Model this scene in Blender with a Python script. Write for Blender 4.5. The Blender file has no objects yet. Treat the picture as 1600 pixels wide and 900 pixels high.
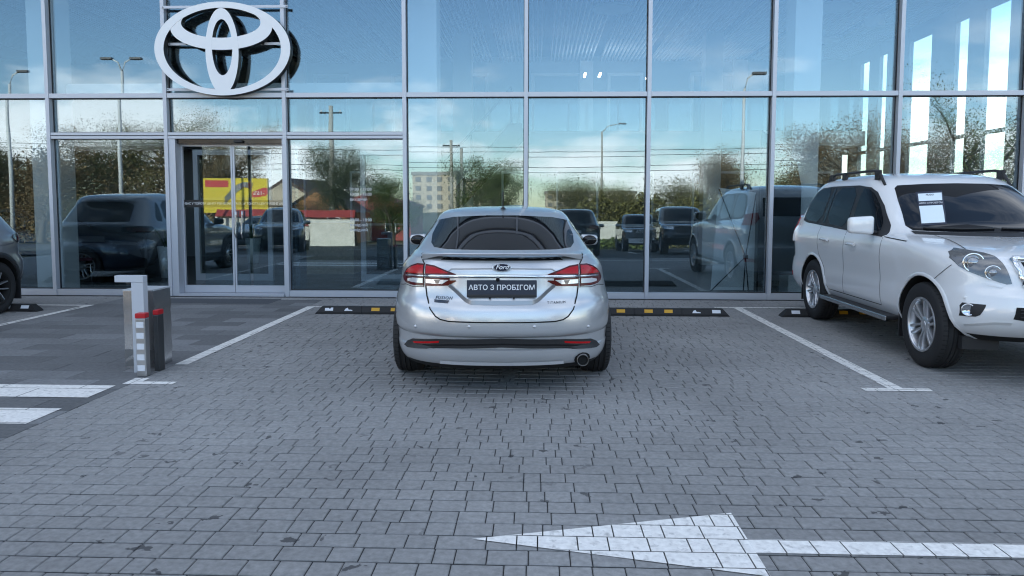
import bpy, bmesh, math, random
import numpy as np
from mathutils import Vector, Matrix
R = math.radians
rng = random.Random(7)
S = bpy.context.scene
COL = S.collection

# ------------------------------------------------------------------ camera
cam_d = bpy.data.cameras.new('camera'); cam = bpy.data.objects.new('camera', cam_d); COL.objects.link(cam)
cam_d.sensor_width = 36.0; cam_d.lens = 36.0 * 1130 / 1600; cam_d.shift_y = -48.4 / 1600
cam_d.clip_start = 0.05; cam_d.clip_end = 3000
yaw, pitch, roll = R(2.02), R(4.04), R(0.12)
fwd = Vector((-math.sin(yaw) * math.cos(pitch), math.cos(yaw) * math.cos(pitch), -math.sin(pitch)))
rgt = Vector((math.cos(yaw), math.sin(yaw), 0)); up = rgt.cross(fwd)
r2 = rgt * math.cos(roll) + up * math.sin(roll); u2 = -rgt * math.sin(roll) + up * math.cos(roll)
M = Matrix((r2, u2, -fwd)).transposed().to_4x4(); M.translation = Vector((0, 0, 1.448))
cam.matrix_world = M
S.camera = cam

# ------------------------------------------------------------------ sky, sun, exposure
SUN_EL, SUN_AZ = R(21), R(-18)            # low sun behind the showroom, a little to the left
world = bpy.data.worlds.new('World'); S.world = world; world.use_nodes = True
nt = world.node_tree; nt.nodes.clear()
def wn(t, **k):
    n = nt.nodes.new(t)
    for a, b in k.items(): setattr(n, a, b)
    return n
wout = wn('ShaderNodeOutputWorld'); bg = wn('ShaderNodeBackground'); bg.inputs[1].default_value = 0.14
sky = wn('ShaderNodeTexSky', sky_type='NISHITA', sun_disc=False, sun_elevation=SUN_EL, sun_rotation=SUN_AZ, altitude=150, air_density=1.0, dust_density=0.3, ozone_density=1.6)
tc = wn('ShaderNodeTexCoord'); sep = wn('ShaderNodeSeparateXYZ'); nt.links.new(tc.outputs['Generated'], sep.inputs[0])
# clouds: low fair-weather banks all round, thinning out upwards
mp = wn('ShaderNodeMapping'); mp.inputs['Scale'].default_value = (1, 1, 2.6); mp.inputs['Location'].default_value = (8.22, 5.46, 3.18); nt.links.new(tc.outputs['Generated'], mp.inputs[0])
nz = wn('ShaderNodeTexNoise'); nz.inputs['Scale'].default_value = 3.4; nz.inputs['Detail'].default_value = 9; nz.inputs['Roughness'].default_value = .56
nt.links.new(mp.outputs[0], nz.inputs['Vector'])
cr = wn('ShaderNodeValToRGB'); cr.color_ramp.elements[0].position = .49; cr.color_ramp.elements[1].position = .60; nt.links.new(nz.outputs[0], cr.inputs[0])
em = wn('ShaderNodeMapRange', interpolation_type='SMOOTHSTEP'); em.inputs[1].default_value = .26; em.inputs[2].default_value = .07; em.inputs[3].default_value = 0; em.inputs[4].default_value = .85
nt.links.new(sep.outputs[2], em.inputs[0])
mm = wn('ShaderNodeMath', operation='MULTIPLY'); nt.links.new(cr.outputs[0], mm.inputs[0]); nt.links.new(em.outputs[0], mm.inputs[1])
mix = wn('ShaderNodeMix', data_type='RGBA'); nt.links.new(mm.outputs[0], mix.inputs[0]); nt.links.new(sky.outputs[0], mix.inputs[6]); mix.inputs[7].default_value = (15.0, 13.2, 12.2, 1)
# thin high cloud higher up
mp2 = wn('ShaderNodeMapping'); mp2.inputs['Scale'].default_value = (1.0, 2.1, 1.0); mp2.inputs['Location'].default_value = (3.1, .7, .2); nt.links.new(tc.outputs['Generated'], mp2.inputs[0])
nz2 = wn('ShaderNodeTexNoise'); nz2.inputs['Scale'].default_value = 2.3; nz2.inputs['Detail'].default_value = 10; nz2.inputs['Roughness'].default_value = .62; nz2.inputs['Distortion'].default_value = .5; nt.links.new(mp2.outputs[0], nz2.inputs['Vector'])
cr2 = wn('ShaderNodeValToRGB'); cr2.color_ramp.elements[0].position = .40; cr2.color_ramp.elements[1].position = .68; nt.links.new(nz2.outputs[0], cr2.inputs[0])
em2 = wn('ShaderNodeMapRange', interpolation_type='SMOOTHSTEP'); em2.inputs[1].default_value = .34; em2.inputs[2].default_value = .62; em2.inputs[3].default_value = 0; em2.inputs[4].default_value = .9; nt.links.new(sep.outputs[2], em2.inputs[0])
mm2 = wn('ShaderNodeMath', operation='MULTIPLY'); nt.links.new(cr2.outputs[0], mm2.inputs[0]); nt.links.new(em2.outputs[0], mm2.inputs[1])
mix2 = wn('ShaderNodeMix', data_type='RGBA'); nt.links.new(mm2.outputs[0], mix2.inputs[0]); nt.links.new(mix.outputs[2], mix2.inputs[6]); mix2.inputs[7].default_value = (6.3, 6.7, 7.3, 1)
nt.links.new(mix2.outputs[2], bg.inputs[0]); nt.links.new(bg.outputs[0], wout.inputs[0])

sl = bpy.data.lights.new('sun', 'SUN'); sl.energy = 5.0; sl.angle = R(0.5); sl.color = (1.0, .86, .68)
so = bpy.data.objects.new('sun', sl); COL.objects.link(so); so.location = (-10, 60, 40)
sd = Vector((-math.sin(-SUN_AZ) * math.cos(SUN_EL), math.cos(SUN_AZ) * math.cos(SUN_EL), math.sin(SUN_EL)))   # towards the sun
so.rotation_euler = sd.to_track_quat('Z', 'Y').to_euler()
S.view_settings.view_transform = 'Standard'; S.view_settings.look = 'None'; S.view_settings.gamma = 1; S.view_settings.exposure = 1.35
S.view_settings.use_curve_mapping = False
S.render.engine = 'CYCLES'; S.cycles.pixel_filter_type = 'BLACKMAN_HARRIS'; S.cycles.filter_width = 1.15
S.cycles.use_denoising = True; S.cycles.max_bounces = 12; S.cycles.transparent_max_bounces = 24; S.cycles.glossy_bounces = 6; S.cycles.transmission_bounces = 8
S.cycles.sample_clamp_indirect = 6; S.cycles.caustics_reflective = False; S.cycles.caustics_refractive = False

# ------------------------------------------------------------------ helpers
MATS = {}
def mat(name, col=(.5, .5, .5), rough=.5, metal=0., coat=0., coat_rough=.03, emit=None, es=1., noise=None, bump=None, spec=.5, island=0., trans=0., ior=1.45, sheen=0.):
    """principled material; noise=(scale, amount[, darker colour]) mottles the colour, bump=(scale, strength, distance)"""
    if name in MATS: return MATS[name]
    m = bpy.data.materials.new(name); m.use_nodes = True; t = m.node_tree; p = t.nodes['Principled BSDF']
    p.inputs['Base Color'].default_value = (*col, 1); p.inputs['Roughness'].default_value = rough; p.inputs['Metallic'].default_value = metal
    p.inputs['Coat Weight'].default_value = coat; p.inputs['Coat Roughness'].default_value = coat_rough
    p.inputs['Specular IOR Level'].default_value = spec; p.inputs['Transmission Weight'].default_value = trans; p.inputs['IOR'].default_value = ior
    if emit: p.inputs['Emission Color'].default_value = (*emit, 1); p.inputs['Emission Strength'].default_value = es
    g = t.nodes.new('ShaderNodeNewGeometry'); last = None
    if noise:
        n = t.nodes.new('ShaderNodeTexNoise'); n.inputs['Scale'].default_value = noise[0]; n.inputs['Detail'].default_value = 6; n.inputs['Roughness'].default_value = .6
        t.links.new(g.outputs['Position'], n.inputs['Vector'])
        x = t.nodes.new('ShaderNodeMix'); x.data_type = 'RGBA'
        d = noise[2] if len(noise) > 2 else tuple(c * (1 - noise[1]) for c in col)
        l = col if len(noise) > 2 else tuple(min(c * (1 + noise[1]), 1) for c in col)
        x.inputs[6].default_value = (*d, 1); x.inputs[7].default_value = (*l, 1)
        rp = t.nodes.new('ShaderNodeMapRange'); rp.inputs[1].default_value = .3; rp.inputs[2].default_value = .7
        t.links.new(n.outputs[0], rp.inputs[0]); t.links.new(rp.outputs[0], x.inputs[0]); last = x.outputs[2]
    if island:
        h = t.nodes.new('ShaderNodeHueSaturation'); mr = t.nodes.new('ShaderNodeMapRange'); mr.inputs[3].default_value = 1 - island; mr.inputs[4].default_value = 1 + island
        oi = t.nodes.new('ShaderNodeObjectInfo'); ar = t.nodes.new('ShaderNodeMath'); ar.operation = 'ADD'; fc = t.nodes.new('ShaderNodeMath'); fc.operation = 'FRACT'
        t.links.new(g.outputs['Random Per Island'], ar.inputs[0]); t.links.new(oi.outputs['Random'], ar.inputs[1]); t.links.new(ar.outputs[0], fc.inputs[0]); t.links.new(fc.outputs[0], mr.inputs[0]); t.links.new(mr.outputs[0], h.inputs['Value'])
        if last: t.links.new(last, h.inputs['Color'])
        else: h.inputs['Color'].default_value = (*col, 1)
        last = h.outputs[0]
    if last: t.links.new(last, p.inputs['Base Color'])
    if bump:
        n = t.nodes.new('ShaderNodeTexNoise'); n.inputs['Scale'].default_value = bump[0]; n.inputs['Detail'].default_value = 5
        t.links.new(g.outputs['Position'], n.inputs['Vector'])
        b = t.nodes.new('ShaderNodeBump'); b.inputs['Strength'].default_value = bump[1]; b.inputs['Distance'].default_value = bump[2]
        t.links.new(n.outputs[0], b.inputs['Height']); t.links.new(b.outputs[0], p.inputs['Normal'])
    MATS[name] = m; return m

def glass_mat(name, refl, tint, wav=0.):
    """clear coated pane: mirror reflection over tinted see-through"""
    if name in MATS: return MATS[name]
    m = bpy.data.materials.new(name); m.use_nodes = True; t = m.node_tree; t.nodes.clear()
    o = t.nodes.new('ShaderNodeOutputMaterial'); mx = t.nodes.new('ShaderNodeMixShader'); tr = t.nodes.new('ShaderNodeBsdfTransparent'); gl = t.nodes.new('ShaderNodeBsdfGlossy')
    tr.inputs[0].default_value = (*tint, 1); gl.inputs['Roughness'].default_value = 0; gl.inputs[0].default_value = (.70, .88, 1, 1)
    ge = t.nodes.new('ShaderNodeNewGeometry'); dt = t.nodes.new('ShaderNodeVectorMath'); dt.operation = 'DOT_PRODUCT'; t.links.new(ge.outputs['Normal'], dt.inputs[0]); t.links.new(ge.outputs['Incoming'], dt.inputs[1])
    ab = t.nodes.new('ShaderNodeMath'); ab.operation = 'ABSOLUTE'; t.links.new(dt.outputs['Value'], ab.inputs[0])
    om = t.nodes.new('ShaderNodeMath'); om.operation = 'SUBTRACT'; om.inputs[0].default_value = 1; t.links.new(ab.outputs[0], om.inputs[1])
    pw = t.nodes.new('ShaderNodeMath'); pw.operation = 'POWER'; pw.inputs[1].default_value = 5; t.links.new(om.outputs[0], pw.inputs[0])
    ad = t.nodes.new('ShaderNodeMath'); ad.operation = 'MULTIPLY_ADD'; ad.use_clamp = True; ad.inputs[1].default_value = .8; ad.inputs[2].default_value = refl
    t.links.new(pw.outputs[0], ad.inputs[0]); t.links.new(ad.outputs[0], mx.inputs[0]); t.links.new(tr.outputs[0], mx.inputs[1]); t.links.new(gl.outputs[0], mx.inputs[2])
    if wav:
        g = t.nodes.new('ShaderNodeNewGeometry'); n = t.nodes.new('ShaderNodeTexNoise'); n.inputs['Scale'].default_value = 1.6; n.inputs['Detail'].default_value = 1
        t.links.new(g.outputs['Position'], n.inputs['Vector'])
        b = t.nodes.new('ShaderNodeBump'); b.inputs['Strength'].default_value = 1; b.inputs['Distance'].default_value = wav
        t.links.new(n.outputs[0], b.inputs['Height']); t.links.new(b.outputs[0], gl.inputs['Normal'])
    t.links.new(mx.outputs[0], o.inputs[0]); MATS[name] = m; return m

def link(name, me, m=None, parent=None, loc=None, rot=None):
    o = bpy.data.objects.new(name, me); COL.objects.link(o)
    if m is not None and len(me.materials) == 0: me.materials.append(m)
    if parent: o.parent = parent
    if loc: o.location = loc
    if rot: o.rotation_euler = rot
    return o
def tag(o, label=None, cat=None, group=None, kind=None):
    if label: o['label'] = label
    if cat: o['category'] = cat
    if group: o['group'] = group
    if kind: o['kind'] = kind
    return o
def thing(name, label, cat, loc=(0, 0, 0), rz=0, group=None):
    o = bpy.data.objects.new(name, None); COL.objects.link(o); o.location = loc; o.rotation_euler = (0, 0, rz); o.empty_display_size = .2
    return tag(o, label, cat, group)
def copy_tree(o, parent=None):
    c = o.copy(); COL.objects.link(c); c.parent = parent
    for ch in list(o.children): copy_tree(ch, c)
    return c

class MB:
    """collects faces for one mesh"""
    def __init__(s): s.v = []; s.f = []; s.mi = []; s.sm = []
    def add(s, vs, fs, mi=0, smooth=False):
        k = len(s.v); s.v += [tuple(v) for v in vs]; s.f += [tuple(i + k for i in f) for f in fs]; s.mi += [mi] * len(fs); s.sm += [smooth] * len(fs); return s
    def box(s, c, d, mi=0, rz=0, bev=0):
        x, y, z = (q / 2 for q in d); ca, sa = math.cos(rz), math.sin(rz); vs = []
        if bev:
            b = bev
            bm = bmesh.new(); bmesh.ops.create_cube(bm, size=1)
            for v in bm.verts: v.co = Vector((v.co.x * d[0], v.co.y * d[1], v.co.z * d[2]))
            bmesh.ops.bevel(bm, geom=list(bm.edges), offset=b, segments=2, affect='EDGES', profile=.5)
            bm.verts.index_update()
            vs = [(c[0] + v.co.x * ca - v.co.y * sa, c[1] + v.co.x * sa + v.co.y * ca, c[2] + v.co.z) for v in bm.verts]
            fs = [[v.index for v in f.verts] for f in bm.faces]; bm.free(); return s.add(vs, fs, mi)
        for dz in (-z, z):
            for dx, dy in ((-x, -y), (x, -y), (x, y), (-x, y)): vs.append((c[0] + dx * ca - dy * sa, c[1] + dx * sa + dy * ca, c[2] + dz))
        return s.add(vs, [(3, 2, 1, 0), (4, 5, 6, 7), (0, 1, 5, 4), (1, 2, 6, 5), (2, 3, 7, 6), (3, 0, 4, 7)], mi)
    def ext(s, x0, x1, y0, y1, z0, z1, mi=0, bev=0): return s.box(((x0 + x1) / 2, (y0 + y1) / 2, (z0 + z1) / 2), (x1 - x0, y1 - y0, z1 - z0), mi, 0, bev)
    def tube(s, pts, rad, n=8, mi=0, cap=True):
        pts = [Vector(p) for p in pts]; rad = rad if hasattr(rad, '__len__') else [rad] * len(pts); vs = []; fs = []
        for i, p in enumerate(pts):
            d = (pts[min(i + 1, len(pts) - 1)] - pts[max(i - 1, 0)]).normalized(); a = d.orthogonal().normalized() if abs(d.z) > .9 else d.cross(Vector((0, 0, 1))).normalized(); b = d.cross(a)
            for k in range(n): t = 2 * math.pi * k / n; vs.append(p + (a * math.cos(t) + b * math.sin(t)) * rad[i])
        for i in range(len(pts) - 1):
            for k in range(n): fs.append((i * n + k, i * n + (k + 1) % n, (i + 1) * n + (k + 1) % n, (i + 1) * n + k))
        s.add(vs, fs, mi, True)
        if cap: s.add(vs[:n], [tuple(range(n))[::-1]], mi); s.add(vs[-n:], [tuple(range(n))], mi)
        return s
    def lathe(s, prof, axis='z', c=(0, 0, 0), n=32, mi=0, smooth=True, closed=False):
        vs = []; fs = []; m = len(prof)
        for k in range(n):
            t = 2 * math.pi * k / n; ca, sa = math.cos(t), math.sin(t)
            for r, h in prof:
                q = (r * ca, r * sa, h) if axis == 'z' else (h, r * ca, r * sa) if axis == 'x' else (r * sa, h, r * ca)
                vs.append((c[0] + q[0], c[1] + q[1], c[2] + q[2]))
        for k in range(n):
            for j in range(m - (0 if closed else 1)): fs.append((k * m + j, ((k + 1) % n) * m + j, ((k + 1) % n) * m + (j + 1) % m, k * m + (j + 1) % m))
        return s.add(vs, fs, mi, smooth)
    def prism(s, poly, h0, h1, plane='xy', mi=0, side_mi=None):
        n = len(poly); f = {'xy': lambda a, b, h: (a, b, h), 'xz': lambda a, b, h: (a, h, b), 'yz': lambda a, b, h: (h, a, b)}[plane]
        vs = [f(a, b, h0) for a, b in poly] + [f(a, b, h1) for a, b in poly]
        s.add(vs, [tuple(range(n))[::-1], tuple(range(n, 2 * n))], mi)
        return s.add(vs, [(i, (i + 1) % n, (i + 1) % n + n, i + n) for i in range(n)], mi if side_mi is None else side_mi)
    def mesh(s, name, mats=(), recalc=True, sharp=None):
        me = bpy.data.meshes.new(name); me.from_pydata(s.v, [], s.f)
        me.polygons.foreach_set('material_index', s.mi); me.polygons.foreach_set('use_smooth', s.sm)
        for m in mats: me.materials.append(m)
        if recalc:
            bm = bmesh.new(); bm.from_mesh(me); bmesh.ops.remove_doubles(bm, verts=bm.verts, dist=1e-5); bmesh.ops.recalc_face_normals(bm, faces=bm.faces); bm.to_mesh(me); bm.free()
        if sharp is not None: me.set_sharp_from_angle(angle=R(sharp))
        me.update(); return me
    def build(s, name, mats, parent=None, loc=None, rot=None, recalc=True, sharp=None):
        return link(name, s.mesh(name, mats if isinstance(mats, (list, tuple)) else [mats], recalc, sharp), None, parent, loc, rot)

def text_mesh(txt, size, ext=.001, shear=0, align='CENTER', space=1.0, bold=0.):
    cu = bpy.data.curves.new('t', 'FONT'); cu.body = txt; cu.size = size; cu.extrude = ext; cu.shear = shear; cu.align_x = align; cu.align_y = 'CENTER'; cu.space_character = space; cu.resolution_u = 3; cu.offset = bold
    o = bpy.data.objects.new('t', cu); COL.objects.link(o); dg = bpy.context.evaluated_depsgraph_get(); me = bpy.data.meshes.new_from_object(o.evaluated_get(dg)); bpy.data.objects.remove(o); bpy.data.curves.remove(cu); me.name = 'lettering'; me.materials.clear(); return me
def text(name, txt, size, m, loc, rot=(R(90), 0, 0), parent=None, **k):
    return link(name, text_mesh(txt, size, **k), m, parent, loc, rot)

# ------------------------------------------------------------------ materials
def brushed(name):
    m = mat(name, (.50, .51, .53), .30, 1.0, bump=(3, .15, .01)); return m
M_alu = mat('anodised_aluminium', (.50, .52, .57), .45, .40)
M_gasket = mat('black_gasket', (.012, .012, .013), .6)
M_white = mat('white_plaster', (.80, .80, .80), .7)
M_whitepaint = mat('white_road_paint', (.88, .86, .82), .7, noise=(30, .0, (.66, .64, .61)), bump=(160, .3, .002))
M_rubber = mat('tyre_rubber', (.018, .018, .019), .72, bump=(90, .2, .002))
M_black = mat('black_plastic', (.02, .02, .022), .5)
M_gblack = mat('gloss_black', (.008, .008, .009), .08)
M_chrome = mat('chrome', (.82, .83, .84), .06, 1.0)
M_steel = mat('brushed_steel', (.50, .51, .52), .27, 1.0, bump=(5, .12, .02))
M_darkglass = mat('tinted_car_glass', (.006, .007, .009), .015, spec=.42)
M_privacy = mat('privacy_glass', (.004, .004, .005), .02, spec=.16)
M_under = mat('underbody_black', (.008, .008, .008), .8)

# ------------------------------------------------------------------ car body surface
def pchip(tab):
    x=np.array([t[0] for t in tab],float);y=np.array([t[1] for t in tab],float)
    hh=np.diff(x);dl=np.diff(y)/hh;m=np.zeros(len(x))
    for i in range(1,len(x)-1):
        if dl[i-1]*dl[i]>0:
            w1=2*hh[i]+hh[i-1];w2=hh[i]+2*hh[i-1];m[i]=(w1+w2)/(w1/dl[i-1]+w2/dl[i])
    m[0]=dl[0];m[-1]=dl[-1]
    def f(v):
        v=min(max(v,x[0]),x[-1]);i=int(min(max(np.searchsorted(x,v)-1,0),len(x)-2))
        t=(v-x[i])/hh[i];t2=t*t;t3=t2*t
        return float((2*t3-3*t2+1)*y[i]+(t3-2*t2+t)*hh[i]*m[i]+(-2*t3+3*t2)*y[i+1]+(t3-t2)*hh[i]*m[i+1])
    return f
class Body:
    # a car body as a stack of horizontal waterlines; y runs from the rear end (0) to the nose
    def __init__(s,yr,yf,W,Rr,Rf,nr,nf,z0,z1):
        s.yr,s.yf,s.W,s.Rr,s.Rf,s.nr,s.nf=[pchip(t) for t in (yr,yf,W,Rr,Rf,nr,nf)];s.z0,s.z1=z0,z1
        s.keys=sorted({t[0] for tab in (yr,yf,W) for t in tab if z0<=t[0]<=z1})
    def rear(s,x,z):
        q=min(abs(x)/s.W(z),1.);n=s.nr(z);return s.yr(z)+s.Rr(z)*(1-(1-q**n)**(1/n))
    def front(s,x,z):
        q=min(abs(x)/s.W(z),1.);n=s.nf(z);return s.yf(z)-s.Rf(z)*(1-(1-q**n)**(1/n))
    def side(s,y,z):
        a=s.yr(z);b=s.yf(z);R=s.Rr(z);Q=s.Rf(z);W=s.W(z)
        if y<a+R: c=min(max(1-(y-a)/R,0),1);n=s.nr(z);return W*(1-c**n)**(1/n)
        if y>b-Q: c=min(max(1-(b-y)/Q,0),1);n=s.nf(z);return W*(1-c**n)**(1/n)
        return W
    def top(s,x,y):
        # highest z on the surface above plan point
        lo,hi=s.z0,s.z1
        zs=np.linspace(hi,lo,160);pz=None
        for z in zs:
            if s.inside(x,y,z):
                if pz is None: return float(z)
                a,b=pz,z
                for _ in range(14):
                    m=(a+b)/2
                    if s.inside(x,y,m): b=m
                    else: a=m
                return float(b)
            pz=z
        return float(lo)
    def inside(s,x,y,z):
        if not s.z0<=z<=s.z1 or abs(x)>s.W(z): return False
        return s.rear(x,z)<=y<=s.front(x,z)
    def levels(s,step):
        out=[]
        for a,b in zip(s.keys[:-1],s.keys[1:]):
            k=max(1,int(math.ceil((b-a)/step)));out+= [a+(b-a)*i/k for i in range(k)]
        return out+[s.keys[-1]]
    def contour(s,z,nc=14,ns=10):
        a=s.yr(z);b=s.yf(z);R=s.Rr(z);Q=s.Rf(z);W=s.W(z);n=s.nr(z);m=s.nf(z)
        if R+Q>b-a: k=(b-a)/(R+Q);R*=k;Q*=k
        h=[]
        for i in range(nc+1):
            t=math.pi/2*i/nc;h.append((W*math.sin(t)**(2/n),a+R*(1-max(math.cos(t),0)**(2/n))))
        for i in range(1,ns): h.append((W,a+R+(b-Q-a-R)*i/ns))
        for i in range(nc,-1,-1):
            t=math.pi/2*i/nc;h.append((W*math.sin(t)**(2/m),b-Q*(1-max(math.cos(t),0)**(2/m))))
        return h+[(-x,y) for x,y in reversed(h[1:-1])]
FORD=dict(
 yr=[(.19,.20),(.24,.10),(.33,.055),(.36,.05),(.372,.07),(.455,.065),(.47,.03),(.50,.005),(.57,.0),(.65,.01),(.70,.03),(.73,.055),(.80,.075),(.90,.085),(.95,.09),(1.0,.11),(1.035,.135),(1.05,.17),(1.062,.30),(1.075,.47),(1.10,.55),(1.2,.83),(1.3,1.11),(1.36,1.29),(1.385,1.40),(1.41,1.55),(1.432,1.8),(1.448,2.2)],
 yf=[(.19,4.55),(.3,4.8),(.5,4.87),(.62,4.85),(.75,4.75),(.85,4.45),(.95,4.0),(1.0,3.75),(1.02,3.68),(1.2,3.32),(1.32,3.1),(1.39,2.95),(1.432,2.7),(1.448,2.35)],
 W=[(.19,.83),(.3,.89),(.45,.915),(.57,.926),(.68,.92),(.78,.90),(.86,.885),(.93,.875),(.98,.85),(1.03,.80),(1.1,.76),(1.2,.71),(1.3,.655),(1.36,.62),(1.39,.59),(1.41,.55),(1.432,.44),(1.448,.2)],
 Rr=[(.19,.9),(.4,1.2),(.6,1.3),(.9,1.3),(1.03,1.15),(1.1,.95),(1.3,.7),(1.39,.5),(1.448,.3)],
 Rf=[(.19,.8),(.6,.9),(.9,.9),(1.05,.7),(1.448,.4)],
 nr=[(.19,2.9),(.6,3.0),(1.0,3.0),(1.1,2.8),(1.3,2.6),(1.448,2.2)],nf=[(.19,2.5),(1.448,2.4)],z0=.19,z1=1.448)
PRADO=dict(
 yr=[(.34,.10),(.45,.02),(.55,.0),(.74,.02),(.78,.08),(.85,.10),(1.0,.10),(1.2,.12),(1.4,.20),(1.55,.30),(1.68,.42),(1.76,.55),(1.81,.8),(1.835,1.1),(1.845,1.6)],
 yf=[(.34,4.50),(.42,4.64),(.5,4.72),(.60,4.76),(.72,4.75),(.80,4.71),(.92,4.68),(1.02,4.60),(1.08,4.44),(1.12,4.15),(1.15,3.85),(1.18,3.50),(1.22,3.38),(1.4,3.10),(1.6,2.80),(1.7,2.63),(1.76,2.50),(1.81,2.25),(1.835,1.95),(1.845,1.7)],
 W=[(.34,.84),(.42,.89),(.52,.92),(.62,.925),(.72,.92),(.85,.928),(.97,.935),(1.05,.93),(1.12,.915),(1.18,.885),(1.22,.872),(1.4,.825),(1.6,.765),(1.68,.735),(1.74,.70),(1.78,.65),(1.81,.57),(1.835,.42),(1.845,.25)],
 Rr=[(.34,.4),(.74,.45),(1.2,.42),(1.6,.45),(1.845,.4)],
 Rf=[(.34,.75),(.6,.85),(.9,.95),(1.05,.95),(1.12,1.0),(1.18,.7),(1.4,.55),(1.7,.5),(1.845,.4)],
 nr=[(.34,3.5),(.74,3.6),(1.2,3.4),(1.7,3.0),(1.845,2.2)],nf=[(.34,3.2),(.7,3.1),(1.05,3.0),(1.12,2.6),(1.2,2.6),(1.7,2.6),(1.845,2.2)],z0=.34,z1=1.845)

# ------------------------------------------------------------------ ground
def ground_z(y): return -.042 * (2.5 - y) if y < 2.5 else 0.
def gz(y): return max(ground_z(y), -1.55)
m_bed = mat('joint_sand', (.022, .023, .025), .95, noise=(40, .3))
m_lot = mat('asphalt_lot', (.055, .056, .058), .9, noise=(9, .25), bump=(220, .4, .004))
m_soil = mat('dry_grass_ground', (.075, .085, .035), .95, noise=(.35, .0, (.14, .115, .06)), bump=(8, .5, .05))
def sheet(name, x0, x1, ys, m, dz, kind='structure', nx=1):
    mb = MB(); xs = [x0 + (x1 - x0) * i / nx for i in range(nx + 1)]
    vs = [(x, y, gz(y) + dz) for y in ys for x in xs]; n = nx + 1
    mb.add(vs, [(j * n + i, j * n + i + 1, (j + 1) * n + i + 1, (j + 1) * n + i) for j in range(len(ys) - 1) for i in range(nx)])
    return tag(mb.build(name, m, recalc=False), kind=kind)
sheet('ground', -900, 900, [-1200, -300, -120, -60, -36, -34.5, -20, -10, 0, 2.5, 12, 30, 60, 200, 900], m_soil, -.06)
sheet('car_park', -60, 45, [-19.5, -10, 0, 2.0], m_lot, -.004)
sheet('road', -300, 300, [-33, -30, -26], m_lot, .0)
PAVE_X0, PAVE_X1, PAVE_Y0, PAVE_Y1 = -14., 12., 2.0, 11.30
SL0, SL1 = -6.46, -3.30                      # slab walkway between these x
bed = MB(); bed.ext(PAVE_X0, PAVE_X1, PAVE_Y0, PAVE_Y1, -.05, -.0065)
paving = tag(bed.build('paving', m_bed), 'grey concrete block paving in front of the showroom', None, None, 'structure')

# paver material: worn concrete with per-block tone, fine grain, wet-looking spots
def paver_mat(name, base, isl, spots=True):
    m = mat(name, base, .80, noise=(30, .21), island=isl, bump=(120, .5, .003)); t = m.node_tree; p = t.nodes['Principled BSDF']
    g = t.nodes.new('ShaderNodeNewGeometry'); src = p.inputs['Base Color'].links[0].from_socket
    n2 = t.nodes.new('ShaderNodeTexNoise'); n2.inputs['Scale'].default_value = .55; n2.inputs['Detail'].default_value = 4; t.links.new(g.outputs['Position'], n2.inputs['Vector'])
    r2_ = t.nodes.new('ShaderNodeMapRange'); r2_.inputs[1].default_value = .32; r2_.inputs[2].default_value = .68; r2_.inputs[3].default_value = .80; r2_.inputs[4].default_value = 1.14; t.links.new(n2.outputs[0], r2_.inputs[0])
    h = t.nodes.new('ShaderNodeHueSaturation'); t.links.new(src, h.inputs['Color']); t.links.new(r2_.outputs[0], h.inputs['Value']); last = h.outputs[0]
    if spots:
        # drips: small dark blotches, ragged, only in patches
        n3 = t.nodes.new('ShaderNodeTexNoise'); n3.inputs['Scale'].default_value = 14; n3.inputs['Detail'].default_value = 3; t.links.new(g.outputs['Position'], n3.inputs['Vector'])
        va = t.nodes.new('ShaderNodeVectorMath'); va.operation = 'MULTIPLY_ADD'; va.inputs[1].default_value = (.22, .16, 0); t.links.new(n3.outputs['Color'], va.inputs[0]); t.links.new(g.outputs['Position'], va.inputs[2])
        vo = t.nodes.new('ShaderNodeTexVoronoi'); vo.voronoi_dimensions = '2D'; vo.inputs['Scale'].default_value = 5.2; t.links.new(va.outputs[0], vo.inputs['Vector'])
        lt = t.nodes.new('ShaderNodeMapRange'); lt.inputs[1].default_value = .125; lt.inputs[2].default_value = .095; t.links.new(vo.outputs['Distance'], lt.inputs[0])
        sc = t.nodes.new('ShaderNodeSeparateColor'); t.links.new(vo.outputs['Color'], sc.inputs[0])
        gt = t.nodes.new('ShaderNodeMath'); gt.operation = 'GREATER_THAN'; gt.inputs[1].default_value = .66; t.links.new(sc.outputs[0], gt.inputs[0])
        n4 = t.nodes.new('ShaderNodeTexNoise'); n4.inputs['Scale'].default_value = .9; t.links.new(g.outputs['Position'], n4.inputs['Vector'])
        g4 = t.nodes.new('ShaderNodeMapRange'); g4.inputs[1].default_value = .46; g4.inputs[2].default_value = .54; t.links.new(n4.outputs[0], g4.inputs[0])
        a1 = t.nodes.new('ShaderNodeMath'); a1.operation = 'MULTIPLY'; t.links.new(lt.outputs[0], a1.inputs[0]); t.links.new(gt.outputs[0], a1.inputs[1])
        a2 = t.nodes.new('ShaderNodeMath'); a2.operation = 'MULTIPLY'; t.links.new(a1.outputs[0], a2.inputs[0]); t.links.new(g4.outputs[0], a2.inputs[1])
        a3 = t.nodes.new('ShaderNodeMath'); a3.operation = 'MULTIPLY'; a3.inputs[1].default_value = .80; t.links.new(a2.outputs[0], a3.inputs[0])
        x = t.nodes.new('ShaderNodeMix'); x.data_type = 'RGBA'; x.inputs[7].default_value = (.035, .035, .038, 1); t.links.new(a3.outputs[0], x.inputs[0]); t.links.new(last, x.inputs[6]); last = x.outputs[2]
    t.links.new(last, p.inputs['Base Color']); return m
M_paver = paver_mat('paver_concrete', (.255, .252, .248), .045)
M_slab = paver_mat('slab_concrete', (.165, .168, .172), .28, False)

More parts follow.
